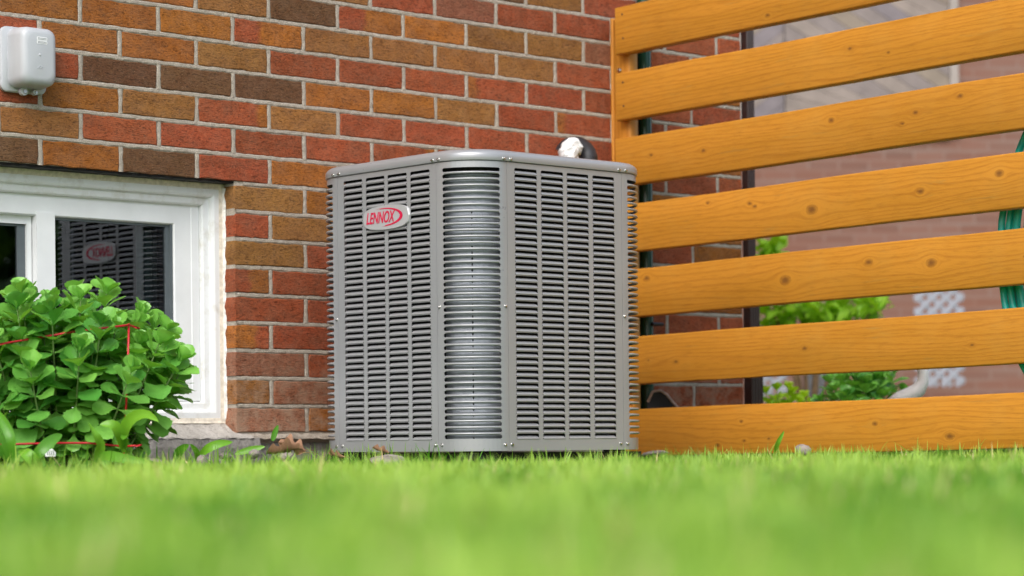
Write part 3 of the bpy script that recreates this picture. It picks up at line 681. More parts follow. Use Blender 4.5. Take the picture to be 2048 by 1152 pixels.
def slat_geo(L, h, t, seed, x0=0.0):
    rr = random.Random(seed); n = 24; rows = []; r = 0.0045
    for i in range(n + 1):
        x = x0 + L * i / n; w = 0.0012*math.sin(x*5 + seed) ; yb = 0.001*math.sin(x*3.1 + seed*2)
        j = lambda: rr.uniform(-.0004, .0004)
        rows.append([(x, y + yb + j(), z + w + j()) for y, z in ((0, -h+r), (0, -r), (r*.3, -r*.3), (r, 0), (t-r, 0), (t, -r), (t, -h+r), (t-r, -h), (r, -h), (r*.3, -h+r*.3))])
    g = G(); g.loft(rows, cap=(True, True)); return g
for i, zt in enumerate(STOP):
    x0 = (0.0, -.001, -.003, 0.001, 0.002, -.002, 0.0)[i]
    g = slat_geo(LEN, SH, 0.038, i, x0)
    o = g.build('slat', mat_wood('stained_slat_wood', tuple(c*(1 + .04*math.sin(i*2.3)) for c in WB), WD, KN[i], i + 1), fe, angle=50, loc=(0, 0, zt), rot=(0, -math.atan(TF), 0))
    for (nx, nz) in (((0.030, -0.030), (0.032, -0.102)) if i else ((0.030, -0.025), (0.032, -0.098))):
        q = G(); q.lathe([(0.0, 0.0006), (0.0030, 0.0006), (0.0035, 0.0)], 10); q.build('nail', M['nail'], o, loc=(nx, 0.0002, nz), rot=(math.radians(90), 0, 0))
pw = mat_wood('stained_post_wood', (0.56, 0.23, 0.025), (0.36, 0.11, 0.010), [(0.3, 0.05, 0.01)], 11)
def post(x0, x1, top, y0=0.0385, y1=0.0765):
    g = G(); r = 0.004; rows = []
    for i in range(9):
        z = -0.1 + (top + .1)*i/8; rows.append([(x0+r, y0, z), (x1-r, y0, z), (x1, y0+r, z), (x1, y1-r, z), (x1-r, y1, z), (x0+r, y1, z), (x0, y1-r, z), (x0, y0+r, z)])
    # built upright: rotate so the grain (local X) runs up
    g.loft([[(z, y, -x) for x, y, z in rw] for rw in rows], cap=(True, True)); return g.build('post', pw, fe, angle=50, rot=(0, -math.pi/2, 0))
post(-0.064, -0.051, 1.397); post(-0.0508, 0.022, 1.390); post(2.33, 2.42, 1.45); post(1.86, 1.95, 1.43)
g = G(); g.lathe([(0.0085, 0), (0.0085, .003), (0.006, .006), (0.0, .007)], 14); g.build('bolt', M['zinc'], fe, loc=(-0.020, 0.0384, 1.232), rot=(math.radians(90), 0, 0), angle=40)

def thing_mesh(g, name, mat, label, cat, smooth=False, angle=None, group=None, loc=None, rot=None):
    o = g.build(name, mat, None, smooth, loc, rot, angle); tag(o, label, cat, group); return o
def fpt(s, y, z): # fence-local to world
    return F0 + Vector((s*math.cos(THF) + y*math.sin(THF), -s*math.sin(THF) + y*math.cos(THF), z))
def wpt(s, d, z):
    return W0 + Vector((s*math.cos(TH) - d*math.sin(TH), s*math.sin(TH) + d*math.cos(TH), z))
def at(x, y, D):
    c, s = math.cos(ROLL), math.sin(ROLL); u, v = x - 1024, y - 576
    return Vector(((c*u + s*v) / F_PX * D, D, CAM_Z + (HOR - (576 - s*u + c*v)) / F_PX * D))
g = G(); p0 = fpt(-0.012, 0.135, 0); g.tube([(p0.x, p0.y, -.05), (p0.x + .002, p0.y, 0.9), (p0.x, p0.y, 1.95)], 0.0215, 16)
thing_mesh(g, 'metal_pole', M['green_steel'], 'dark green metal pole standing behind the fence post', 'pole', angle=40)
g = G(); p1 = at(1304, 648, p0.y - .02); g.tube([p1, p1 + Vector((0.035, 0.03, 0))], 0.006, 8); thing_mesh(g, 'wall_peg', M['brown_steel'], 'small dark peg sticking out beside the green pole behind the fence', 'peg', angle=40)

# black curved sheet behind the fence
ps = link('garden_edging', None, None, Vector((at(1329, 860, 7.24).x, 7.24, 0.125))); tag(ps, 'black curved sheet with a pale worn rim propped behind the fence foot', 'garden edging')
pr_ = [(-0.055, -0.15), (-0.050, 0.085), (-0.035, 0.117), (-0.012, 0.121), (0.008, 0.108), (0.026, 0.084), (0.043, 0.066), (0.062, 0.060), (0.075, 0.04), (0.08, -0.15)]
g = G(); g.loft([[(x, y, z) for x, z in pr_] for y in (0, 0.012)], cap=(True, True)); g.build('sheet', M['black'], ps)
g = G(); g.tube([(x, 0.0, z) for x, z in pr_[1:8]], 0.0042, 8); g.build('rim', simple('worn_pale_edge', (0.42, 0.33, 0.29), 0.7, var=0.3, vs=80), ps, smooth=True)

# garden hose hanging in loops on the back of the fence
hz = G(); rr = random.Random(12)
for k in range(6):
    hw, hh = 0.190 - 0.0155*k + rr.uniform(-.003, .003), 0.405 - 0.018*k + rr.uniform(-.03, .03); cs, cz = 1.556, 0.60 + rr.uniform(-.01, .02); yy = 0.085 + 0.013*(k % 3) + rr.uniform(-.003, .003)
    pts = []
    for q in range(49):
        a = 2*math.pi*q/48 + 1.2*k; ss = hw*math.cos(a)*(1 - 0.45*max(0, math.sin(a))**2); pts.append(fpt(cs + ss, yy + 0.012*math.sin(a + k), cz + hh*math.sin(a)))
    hz.tube(pts, 0.0098, 10, False)
thing_mesh(hz, 'garden_hose', M['hose'], 'teal green garden hose hanging in long loops behind the fence', 'hose', smooth=True)

# swan planter
sw = link('swan_planter', None, None, at(1805, 880, 7.25)); sw.location.z = 0; tag(sw, 'white ceramic swan shaped planter with a curved neck behind the lowest fence slat', 'planter')
b = sw.location
def rel(x, y, D=7.25): return at(x, y, D) - b
g = G(); pts = [rel(1775, 812), rel(1800, 798), rel(1822, 790), rel(1838, 778), rel(1846, 762), rel(1846, 742), rel(1838, 722), rel(1824, 706), rel(1806, 700), rel(1790, 708)]
g.tube(pts, [0.018, 0.024, 0.026, 0.023, 0.018, 0.016, 0.0155, 0.016, 0.019, 0.010], 16); g.build('neck', M['ceramic'], sw, smooth=True)
g = G(); rows = []
for i in range(13):
    t = i/12; x = -0.20 + 0.26*t; w = 0.085*math.sin(math.pi*min(1, max(0.03, t)))**0.6 + .004; rows.append([(x, w*math.cos(a), 0.075 + 0.02*t + 0.075*math.sin(a)*(0.35 + .65*math.sin(math.pi*max(.05, t)))*(1 if math.sin(a) < 0 else 0.55)) for a in [2*math.pi*k/16 for k in range(16)]])
g.loft(rows, cap=(True, True)); g.build('body', M['ceramic'], sw, smooth=True)
g = G(); g.tube([rel(1792, 707), rel(1776, 714)], [0.008, 0.002], 8); g.build('beak', simple('faded_orange_glaze', (0.5, 0.2, 0.05), 0.4), sw, smooth=True)

# ------------------------------------------------------------------ foliage helpers
def leaf_geo(seed, serr=True, wid=0.60, cup=0.18, bend=0.25, n=14):
    """unit leaf along +Y, obovate, toothed towards the tip"""
    rr = random.Random(seed); rows = []
    for i in range(n + 1):
        t = i / n
        if serr:
            tb = (0.06, 0.13, 0.24, 0.42, 0.64, 0.83, 0.96, 1.0, 0.84, 0.30); q_ = t*9; k_ = min(8, int(q_)); w = wid*0.5*(tb[k_]*(1-q_+k_) + tb[k_+1]*(q_-k_))
        else: w = wid*0.5*math.sin(math.pi*min(1, t*0.985 + 0.012))**0.9
        if i == 0: w = 0.035
        if i == n: w = wid*0.14 if serr else 0.0
        tooth = (0.035 if i % 2 else -0.015) if (serr and t > 0.4) else 0
        w2 = max(0.01, w + tooth) if i < n else w
        zb = bend * (t*t) * -1 + 0.02*math.sin(7*t + seed)
        rows.append([(-w2, t - (0.02 if tooth else 0), zb + cup*w2*1.6 + rr.uniform(-.012, .012)), (-w2*.5, t, zb + cup*w2*.45), (0, t + 0.01, zb - 0.012), (w2*.5, t, zb + cup*w2*.45), (w2, t - (0.02 if tooth else 0), zb + cup*w2*1.6 + rr.uniform(-.012, .012))])
    g = G(); g.loft(rows, closed=False); return g
LEAF = [leaf_geo(s, True, R.uniform(.66, .84), R.uniform(.02, .20), R.uniform(-0.08, .22)) for s in range(12)]
def leaf_mats(prefix, mat): return [mesh('leaf', l.v, l.f, True, [mat]) for l in LEAF]
def leaf_matrix(p, d, nrm, L):
    d = d.normalized(); x = d.cross(nrm).normalized(); z = x.cross(d).normalized(); return Matrix.Translation(p) @ Matrix(((x.x, d.x, z.x, 0), (x.y, d.y, z.y, 0), (x.z, d.z, z.z, 0), (0, 0, 0, 1))) @ Matrix.Scale(L, 4)
def sedum(name, label, loc, rx, ry, h, nstems, seed, cat='plant', nparts=290, lsz=1.0, mat='sedum', droop=0.0, group=None):
    rr = random.Random(seed); root = link(name, None, None, loc); tag(root, label, cat, group)
    lm = leaf_mats(name, M[mat]); leaves = []; st = G()
    for q in range(nstems):
        a = 2*math.pi*q*0.618034 + rr.uniform(-.2, .2); rad = math.sqrt((q + 0.5)/nstems)*1.0
        tip = Vector((rx*rad*math.cos(a), ry*rad*math.sin(a), h*(1 - 0.42*rad**3)*rr.uniform(.82, 1.06)))
        base = Vector((tip.x*0.38, tip.y*0.38, 0.0)); ctrl = Vector((tip.x*0.75, tip.y*0.75, tip.z*0.55))
        pts = [base*(1-t)**2 + ctrl*2*t*(1-t) + tip*t*t for t in [i/7 for i in range(8)]]
        st.tube(pts, [0.0042 - 0.0004*i for i in range(8)], 5, False)
        L = sum((pts[i+1]-pts[i]).length for i in range(7)); nw = int(L/0.034); ph = rr.uniform(0, 6)
        for w in range(nw + 1):
            t = 1 - w*0.034/L
            if t < 0.16: break
            fi = t*7; i0 = min(6, int(fi)); p = pts[i0].lerp(pts[i0+1], fi - i0); ax = (pts[i0+1] - pts[i0]).normalized()
            o1 = ax.orthogonal().normalized(); o2 = ax.cross(o1); n_l = 6 if w == 0 else (4 if w < 3 else 3)
            for k in range(n_l):
                an = ph + w*1.1 + 2*math.pi*k/n_l + rr.uniform(-.25, .25); rd = o1*math.cos(an) + o2*math.sin(an)
                el = math.radians((62, 44, 30, 16, 4, -8)[min(w, 5)] + rr.uniform(-16, 16)) - droop
                d = rd*math.cos(el) + ax*math.sin(el); d.z -= 0.05*min(w, 3)
                ln = lsz*((0.042, 0.056, 0.066, 0.068, 0.062, 0.052)[min(w, 5)])*rr.uniform(.78, 1.18)
                nr = ax*math.cos(el) - rd*math.sin(el) + Vector((rr.uniform(-.35, .35), rr.uniform(-.6, .1), rr.uniform(-.1, .2)))
                leaves.append((p, d, nr, ln))
            if w == 0:
                for k in range(4):
                    an = ph + 2*math.pi*k/4 + .6; rd = o1*math.cos(an) + o2*math.sin(an); d = rd*0.35 + ax
                    leaves.append((p, d, ax - rd*0.6, lsz*0.022*rr.uniform(.8, 1.2)))
    st.build('stem', M['stem'], root, smooth=True)
    leaves.sort(key=lambda l: (l[0].y + loc[1]) * 1.0 - 0.3*l[0].z - 3.0*l[3])
    rest = G(); rng = 0
    for i, (p, d, nr, ln) in enumerate(leaves):
        mx = leaf_matrix(p, d, nr, ln); vi = rr.randrange(12)
        if i < nparts: o = link('leaf', lm[vi], root); o.matrix_local = mx
        else: rest.add([mx @ Vector(v) for v in LEAF[vi].v], LEAF[vi].f)
    if rest.v: tag(rest.build('leaf', M[mat], root, smooth=True), kind='stuff')
    return root
PD = 5.50; pc_ = at(128, 900, PD)
sedum('stonecrop_plant', 'bushy green stonecrop with fleshy toothed leaves growing in front of the white window', (pc_.x, PD, 0.01), 0.298, 0.24, 0.425, 66, 5, nparts=298, lsz=1.04)

# lily-like broad leaves and other low growth at the wall foot
def blade_leaf(pts, w, seed=0, mat='lily', fold=0.25, twist=0.0, wprof=None):
    """broad ribbon leaf along a path, tapered at both ends"""
    pts = [Vector(p) for p in pts]; n = 10; P_ = []
    m = len(pts) - 1
    for i in range(n + 1):
        t = i/n*m; k = min(m-1, int(t)); f = t-k; p0_, p1_ = pts[max(k-1, 0)], pts[k]; p2_, p3_ = pts[k+1], pts[min(k+2, m)]
        P_.append(0.5*((2*p1_) + (p2_-p0_)*f + (2*p0_-5*p1_+4*p2_-p3_)*f*f + (3*p1_-p0_-3*p2_+p3_)*f**3))
    g = G(); rows = []
    for i, p in enumerate(P_):
        t = i/n; d = (P_[min(i+1, n)] - P_[max(i-1, 0)]).normalized(); side = d.cross(Vector((0.15, -1, 0.35))).normalized(); side = (Matrix.Rotation(twist*t, 3, d) @ side); up = side.cross(d)
        ww = w*0.5*max(0.05, math.sin(math.pi*(0.06 + 0.93*t))**0.75)
        rows.append([p - side*ww + up*fold*ww, p - side*ww*.5 + up*fold*.3*ww, p, p + side*ww*.5 + up*fold*.3*ww, p + side*ww + up*fold*ww])
    g.loft(rows, closed=False); return g
def broad_plant(label, leaves, cat='plant', group=None, base=None, name='broad_leaf_plant'):
    b0 = Vector(base); root = link(name, None, None, b0); tag(root, label, cat, group)
    for pts, w, tw in leaves:
        g = blade_leaf([p - b0 for p in pts], w, twist=tw); g.build('leaf', M['lily'], root, smooth=True)
    return root
broad_plant('clump of broad pointed green leaves at the left end of the lawn edge', [([at(20, 925, 5.15), at(5, 870, 5.14), at(-8, 830, 5.16), at(-25, 800, 5.2)], 0.020, .3), ([at(24, 930, 5.12), at(22, 880, 5.10), at(8, 845, 5.12), at(-12, 815, 5.15)], 0.022, -.3), ([at(18, 925, 5.2), at(-10, 890, 5.18), at(-50, 870, 5.2)], 0.018, .2)], base=at(20, 930, 5.15))
broad_plant('pale green pointed leaf leaning right beside the white plant tag', [([at(60, 935, 5.1), at(78, 905, 5.08), at(105, 880, 5.1), at(124, 869, 5.12)], 0.026, .2), ([at(85, 945, 5.1), at(70, 925, 5.06), at(50, 905, 5.06), at(42, 900, 5.1)], 0.028, .2)], base=at(62, 938, 5.1))
broad_plant('tall curling green leaf at the foot of the stonecrop plant', [([at(190, 935, 5.12), at(200, 895, 5.10), at(190, 870, 5.08), at(176, 845, 5.1)], 0.024, 1.1), ([at(192, 932, 5.12), at(210, 912, 5.08), at(260, 920, 5.05), at(330, 932, 5.03)], 0.022, .2)], base=at(190, 936, 5.12))
broad_plant('glossy arching leaf folded over above the red wire', [([at(248, 905, 5.16), at(246, 868, 5.14), at(262, 838, 5.12), at(292, 828, 5.1), at(317, 843, 5.08)], 0.026, .3), ([at(247, 900, 5.16), at(240, 870, 5.12), at(225, 850, 5.1), at(200, 849, 5.1)], 0.026, .2), ([at(247, 900, 5.16), at(250, 872, 5.12), at(246, 880, 5.08)], 0.02, .2)], base=at(248, 915, 5.16))
broad_plant('low drooping leaf pair by the concrete foundation right of the stonecrop', [([at(352, 935, 5.45), at(358, 905, 5.42), at(378, 889, 5.4)], 0.022, .3), ([at(395, 925, 5.45), at(393, 905, 5.42), at(380, 888, 5.4)], 0.014, .1)], base=at(370, 935, 5.45))
broad_plant('ragged light green leaf lying against the concrete foundation', [([at(396, 916, 5.45), at(415, 898, 5.42), at(438, 888, 5.42), at(465, 884, 5.44)], 0.021, .15)], base=at(396, 920, 5.45))
broad_plant('single upright green leaf in front of the lowest bricks', [([at(545, 882, 5.75), at(549, 868, 5.75), at(556, 850, 5.75)], 0.014, .1)], base=at(545, 884, 5.75))
broad_plant('small upright green blade standing in front of the lowest fence slat', [([at(1549, 905, 6.3), at(1556, 885, 6.28), at(1568, 862, 6.28)], 0.013, .5)], base=at(1549, 908, 6.3))
broad_plant('flat green leaf lying on the soil left of the dry oak leaf', [([at(470, 908, 5.6), at(500, 900, 5.6), at(530, 893, 5.6)], 0.016, .1)], base=at(470, 909, 5.6))

# plant tag
g = G(); g.loft([[at(x, y, 5.14 + dd) for x, y in ((88, 902), (104, 897), (112, 905), (111, 913), (91, 913))] for dd in (0, .0015)], cap=(True, True))
tg = thing_mesh(g, 'plant_tag', M['sticker'], 'small white plant label sticking up from the grass under the stonecrop', 'plant label')
g = G()
for q in range(4):
    a, b_ = at(93 + q*4, 901, 5.139), at(95 + q*4, 910, 5.139); g.add([a, a + Vector((.0015, 0, 0)), b_ + Vector((.0015, 0, 0)), b_], [(0, 1, 2, 3)])
g.build('print', M['ink'], tg)

# red wire plant support
ws = link('plant_support', None, None, at(258, 905, 5.37)); tag(ws, 'red coated wire ring support around the stonecrop plant', 'plant support'); b0 = ws.location.copy()
def wire(pts, nm, r=0.0026): g = G(); g.tube([Vector(p) - b0 for p in pts], r, 8); return g.build(nm, M['wire'], ws, smooth=True)
wire([at(258, 650, 5.37), at(150, 663, 5.35), at(60, 678, 5.35), at(-10, 690, 5.2), at(-70, 690, 5.5), at(0, 672, 5.75), at(180, 660, 5.8), at(278, 657, 5.5), at(276, 656, 5.3), at(258, 650, 5.37)], 'upper_ring')
wire([at(248, 893, 5.37), at(180, 886, 5.35), at(105, 886, 5.35), at(-10, 890, 5.2), at(-50, 888, 5.5), at(0, 888, 5.72), at(180, 888, 5.75), at(285, 889, 5.5), at(278, 891, 5.35), at(248, 893, 5.37)], 'lower_ring')
wire([at(258, 647, 5.376), at(254, 780, 5.376), at(246, 935, 5.37)], 'leg'); wire([at(-45, 690, 5.45), at(-45, 930, 5.4)], 'leg')

# stones, dry leaves
def stone(x, y, D, r, sq=0.7, label='', seed=0):
    rr = random.Random(seed); g = G(); rows = []
    ofs = [[rr.uniform(.85, 1.15) for _ in range(12)] for _ in range(8)]
    for i in range(8):
        a = -math.pi/2 + math.pi*(i + .02)/7.04
        rows.append([(r*math.cos(a)*math.cos(2*math.pi*k/12)*ofs[i][k]*1.15, r*math.cos(a)*math.sin(2*math.pi*k/12)*ofs[i][k], r*sq*math.sin(a)*ofs[i][k]) for k in range(12)])
    g.loft(rows, cap=(True, True)); o = thing_mesh(g, 'stone', M['stone'], label, 'stone', smooth=True, loc=at(x, y, D), rot=(rr.uniform(-.2, .2), rr.uniform(-.2, .2), rr.uniform(0, 3)), group='stones at the foot of the wall')
stone(404, 922, 5.35, 0.013, 1.0, 'round pale stone in the grass below the ragged light green leaf', 1)
stone(508, 908, 5.55, 0.013, 0.8, 'small pinkish stone just left of the dry oak leaf', 2)
stone(450, 912, 5.65, 0.016, 0.5, 'flat pinkish stone on the soil under the concrete foundation', 3)
stone(775, 921, 5.45, 0.040, 0.25, 'wide flat grey stone in front of the air conditioner', 4)
stone(1606, 900, 6.2, 0.020, 0.7, 'grey stone at the foot of the fence', 5)
stone(1310, 908, 6.6, 0.04, 0.2, 'long flat pale stone between air conditioner and fence', 6)
stone(572, 914, 5.62, 0.017, 0.6, 'small grey stone under the dry oak leaf', 7)
stone(300, 928, 5.3, 0.03, 0.4, 'flat pale stone in the grass right of the stonecrop', 8)
def oak(x, y, D, L, label, seed, tilt):
    rr = random.Random(seed); g = G(); n = 14; rows = []
    for i in range(n+1):
        t = i/n; w = 0.30*math.sin(math.pi*min(1, t*.95+.03))**.6*(1 + 0.42*math.sin(t*16 + seed)) if 0 < i < n else 0.012
        z = 0.10*math.sin(t*4 + seed); e = 0.12*math.sin(t*9+seed)
        rows.append([(-w, t + .05, z + .16*w/.3 + rr.uniform(-.02, .02)), (-w*.5, t, z + .02), (0, t, z - .02), (w*.5, t, z + .03), (w*rr.uniform(.85, 1.1), t + .05, z + e + .12*w/.3)])
    g.loft(rows, closed=False); ob = thing_mesh(g, 'dry_leaf', M['oak'], label, 'dry leaf', smooth=True, group='dry leaves at the foot of the wall'); ob.matrix_world = Matrix.Translation(at(x, y, D)) @ Matrix.Rotation(tilt[2], 4, 'Z') @ Matrix.Rotation(tilt[0], 4, 'X') @ Matrix.Rotation(tilt[1], 4, 'Y') @ Matrix.Scale(L, 4)
    s = G(); s.tube([(0, 0.02, 0), (0.02, -.2, .05), (0.0, -.42, .02)], [0.012, .01, .007], 6); s.build('stalk', M['twig'], ob, smooth=True)
oak(606, 906, 5.66, 0.085, 'curled brown oak leaf lying against the foundation below the bricks', 1, (0.10, 0.38, 1.62))
oak(612, 899, 5.74, 0.066, 'pale dry leaf standing behind the curled brown oak leaf', 4, (0.2, 0.9, 1.9))
oak(776, 908, 5.50, 0.038, 'small orange brown dry leaf under the left panel of the air conditioner', 2, (0.5, 0.6, 1.4))
oak(690, 914, 5.55, 0.048, 'crumpled reddish dry leaf at the left corner of the air conditioner', 3, (0.2, 0.5, 1.0))

# leaf litter and bits of bark on the bare soil
rr = random.Random(77); g = G()
for q in range(520):
    s_, d_ = rr.uniform(-0.2, 2.2), -rr.uniform(0.03, 0.62); p = wpt(s_, d_, 0.022 - 0.02*max(0, -d_ - .3)/.3 + rr.uniform(0, .006)); L_ = rr.uniform(.006, .026); W_ = L_*rr.uniform(.15, .7)
    mx = Matrix.Translation(p) @ Matrix.Rotation(rr.uniform(0, 6.3), 4, 'Z') @ Matrix.Rotation(rr.uniform(-.7, .7), 4, 'X') @ Matrix.Rotation(rr.uniform(-.5, .5), 4, 'Y')
    g.add([mx @ Vector(v) for v in ((-L_, -W_*.4, 0), (-L_*.2, -W_, L_*.2), (L_, 0, 0), (L_*.1, W_, L_*.15), (-L_*.7, W_*.6, 0))], [(0, 1, 3, 4), (1, 2, 3)])
lm_ = N('leaf_litter'); vo = lm_.n('ShaderNodeTexVoronoi'); vo.inputs['Scale'].default_value = 18; lm_.set(vo.inputs['Vector'], lm_.coord())
lm_.pr(Base_Color=lm_.ramp(vo.outputs['Color'], [(0.1, (0.10, 0.055, 0.03)), (0.4, (0.30, 0.17, 0.10)), (0.7, (0.38, 0.27, 0.20)), (1.0, (0.16, 0.12, 0.09))]), Roughness=0.85)
tag(g.build('leaf_litter', lm_.m), 'dry leaf scraps and bark bits on the bare soil along the wall', 'leaf litter', kind='stuff')

# slab under the air conditioner
g = G(); g.box((0.03, 0.03, 0.0), (AW-.03, AW-.03, 0.060)); pd = g.build('equipment_pad', M['black'], None, loc=(A0.x, A0.y, 0.004), rot=(0, 0, PH)); tag(pd, 'dark pad under the grey air conditioner', 'pad')
for (x, y) in ((.06, .06), (AW-.10, .06), (.06, AW-.10), (AW-.10, AW-.10)): g = G(); g.box((x, y, 0.0645), (x+.04, y+.04, 0.0725)); g.build('foot', M['black'], ac)

# soil bed along the wall
g = G(); rows = []; rr = random.Random(5)
for i in range(121):
    s = -5.2 + (S_END + 5.2)*i/120; rows.append([wpt(s, d, z + rr.uniform(-.003, .004)) for d, z in ((0.02, 0.024), (-0.12, 0.022), (-0.30, 0.018), (-0.45 + rr.uniform(-.03, .03), 0.010), (-0.62 + rr.uniform(-.05, .05), 0.003))])
g.loft(rows, closed=False); tag(g.build('soil', M['soil'], None, smooth=True), kind='structure')

# ------------------------------------------------------------------ lawn
def lawn(seed=3):
    rg = np.random.default_rng(seed)
    pts = []
    def band(d0, d1, dens, m=0.35):
        n = int(dens * (d1-d0) * (0.46*(d0+d1)/2*1.0 + 2*m)); D = rg.uniform(d0, d1, n); X = rg.uniform(-1, 1, n) * (0.23*D + m)
        pts.append(np.stack([X, D], 1))
    band(0.28, 1.2, 13000, 0.12); band(1.2, 3.0, 12000, 0.3); band(3.0, 4.6, 13000); band(4.6, 7.2, 12500)
    p = np.concatenate(pts); X, D = p[:, 0], p[:, 1]
    # keep off the house, soil bed and the pad; thin out towards them
    d = -((X - W0.x) * -math.sin(TH) + (D - W0.y) * math.cos(TH)); s = (X - W0.x)*math.cos(TH) + (D - W0.y)*math.sin(TH)
    lim = 0.34 + 0.10*np.sin(s*9) + rg.uniform(-.12, .12, len(X)); lim = np.where(s < 0.1, lim + 0.22, lim)
    keep = d > lim
    ax = (X - A0.x)*math.cos(PH) + (D - A0.y)*math.sin(PH); ay = -(X - A0.x)*math.sin(PH) + (D - A0.y)*math.cos(PH)
    keep &= ~((ax > 0.0) & (ay > 0.0) & (ax < AW + .05) & (ay < AW + .3))
    fs = (X - F0.x)*math.cos(THF) - (D - F0.y)*math.sin(THF); fn_ = (X - F0.x)*math.sin(THF) + (D - F0.y)*math.cos(THF)
    keep &= ~((fn_ > -0.015) & (fn_ < 0.08))
    X, D, d, fn_, s = X[keep], D[keep], d[keep], fn_[keep], s[keep]; n = len(X)
    patch = 0.5 + 0.25*np.sin(X*6.1 + D*2.3) + 0.25*np.sin(X*2.7 - D*4.1 + 1.0)
    patch2 = 0.5 + 0.5*np.sin(X*15.3 + 2*np.sin(D*8.7))*np.sin(D*9.1 + 1.5*np.sin(X*11))
    def vn(wl, sd):
        r2 = np.random.default_rng(sd); gr = r2.random((256, 256)); a_, b_ = X/wl + 100, D/(wl*3.5); ia, ib = np.floor(a_).astype(int), np.floor(b_).astype(int); fa, fb_ = a_ - ia, b_ - ib
        fa, fb_ = fa*fa*(3-2*fa), fb_*fb_*(3-2*fb_); G_ = lambda i, j: gr[i % 256, j % 256]
        return (G_(ia, ib)*(1-fa) + G_(ia+1, ib)*fa)*(1-fb_) + (G_(ia, ib+1)*(1-fa) + G_(ia+1, ib+1)*fa)*fb_
    patch = 0.55*vn(0.16, 1) + 0.45*vn(0.5, 2); patch2 = 0.6*vn(0.045, 3) + 0.4*vn(0.09, 4)
    L = rg.uniform(0.034, 0.060, n) * (0.66 + 0.62*patch2); tall = (rg.random(n) < 0.035) & (D > 1.6); L = np.where(tall, np.minimum(L*1.45, 0.084), L)
    L = np.where(D < 1.0, np.minimum(L, 0.066), L); L = np.where((fn_ > -0.12) & (D > 5), L*1.25, L)
    wild = (rg.random(n) < np.where((d < 0.95) & (s < 0.45), 0.07, np.where(fn_ > -.15, .03, 0.0))) & (D > 4); L = np.where(wild, rg.uniform(.06, .105, n), L)
    w = rg.uniform(0.0020, 0.0046, n); a = rg.uniform(0, 2*np.pi, n); lean = rg.uniform(0.05, 0.75, n)**1.3; b = rg.uniform(0, 2*np.pi, n)
    sx, sy = np.cos(a)*w/2, np.sin(a)*w/2; lx, ly = np.cos(b)*lean, np.sin(b)*lean
    nv = 7; V = np.zeros((n, nv, 3)); hts = (0.0, 0.45, 0.80, 1.0)
    for k, (h, ww) in enumerate(((0.0, 0.8), (0.45, 1.0), (0.80, 0.62))):
        ox, oy = lx*L*h*h, ly*L*h*h; z = L*(h - 0.30*lean*h*h)
        V[:, 2*k] = np.stack([X - sx*ww + ox, D - sy*ww + oy, z], 1); V[:, 2*k+1] = np.stack([X + sx*ww + ox, D + sy*ww + oy, z], 1)
    V[:, 6] = np.stack([X + lx*L, D + ly*L, L*(1 - 0.30*lean)], 1)
    base = (np.arange(n)*nv)[:, None]
    q = np.concatenate([base + np.array([0, 1, 3, 2]), base + np.array([2, 3, 5, 4])], 1).reshape(-1, 4); t = (base + np.array([4, 5, 6])).reshape(-1, 3)
    me = bpy.data.meshes.new('lawn_grass'); me.vertices.add(n*nv); me.vertices.foreach_set('co', V.reshape(-1))
    loops = np.concatenate([q.reshape(-1), t.reshape(-1)]); me.loops.add(len(loops)); me.loops.foreach_set('vertex_index', loops.astype(np.int32))
    npol = len(q) + len(t); me.polygons.add(npol); st = np.concatenate([np.arange(len(q))*4, len(q)*4 + np.arange(len(t))*3]); me.polygons.foreach_set('loop_start', st.astype(np.int32))
    me.update(calc_edges=True); me.polygons.foreach_set('use_smooth', np.ones(npol, dtype=bool))
    tint = np.clip(0.43 + 0.35*(rg.random(n)-.5) + 1.5*(patch-.5) + 1.7*(patch2-.5) + 0.35*(rg.random(n) < .08), 0, 1); at_ = me.attributes.new('tint', 'FLOAT', 'POINT')
    hv = np.array([-.06, -.06, 0, 0, .05, .05, .08]); at_.data.foreach_set('value', np.clip(tint[:, None] + hv[None, :], 0, 1).reshape(-1).astype(np.float32))
    me.materials.append(M['grass']); me.materials.append(M['straw']); straw = (rg.random(n) < 0.035).astype(np.int32); me.polygons.foreach_set('material_index', np.concatenate([np.repeat(straw, 2), straw])); o = link('lawn_grass', me); tag(o, 'bright green mown lawn grass', 'grass', kind='stuff')
lawn()

# ------------------------------------------------------------------ beyond the fence
NB = 15.0
nh = link('neighbour_house', None, None, (1.4, NB, 0), (0, 0, 0.16)); tag(nh, 'pinkish brick neighbouring house with slanted timber cladding beyond the fence', 'house')
def nb_mat():
    n = N('far_pink_brickwork'); tc = n.t.nodes.new('ShaderNodeTexCoord'); mp = n.n('ShaderNodeMapping'); mp.inputs['Rotation'].default_value = (math.radians(90), 0, 0); n.t.links.new(tc.outputs['Object'], mp.inputs[0])
    br = n.n('ShaderNodeTexBrick'); n.t.links.new(mp.outputs[0], br.inputs['Vector']); br.inputs['Scale'].default_value = 1.0
    br.inputs['Brick Width'].default_value = 0.20; br.inputs['Row Height'].default_value = 0.067; br.inputs['Mortar Size'].default_value = 0.009; br.inputs['Bias'].default_value = -0.1
    br.inputs['Color1'].default_value = (0.175, 0.092, 0.070, 1); br.inputs['Color2'].default_value = (0.225, 0.120, 0.092, 1); br.inputs['Mortar'].default_value = (0.225, 0.145, 0.12, 1)
    f = n.noise(n.coord((0.4, 1, 5)), 3.0, 4, 0.6)
    n.pr(Base_Color=n.mix(n.math('MULTIPLY', n.ramp(f, [(0.4, 0.0), (0.6, 1.0)]), 0.65), br.outputs['Color'], (0.21, 0.085, 0.055)), Roughness=0.9); n.bump(br.outputs['Fac'], -0.5, 0.006); return n.m
g = G(); g.box((-8, 0, 0), (8, 7, 4.6)); g.build('wall', nb_mat(), nh)
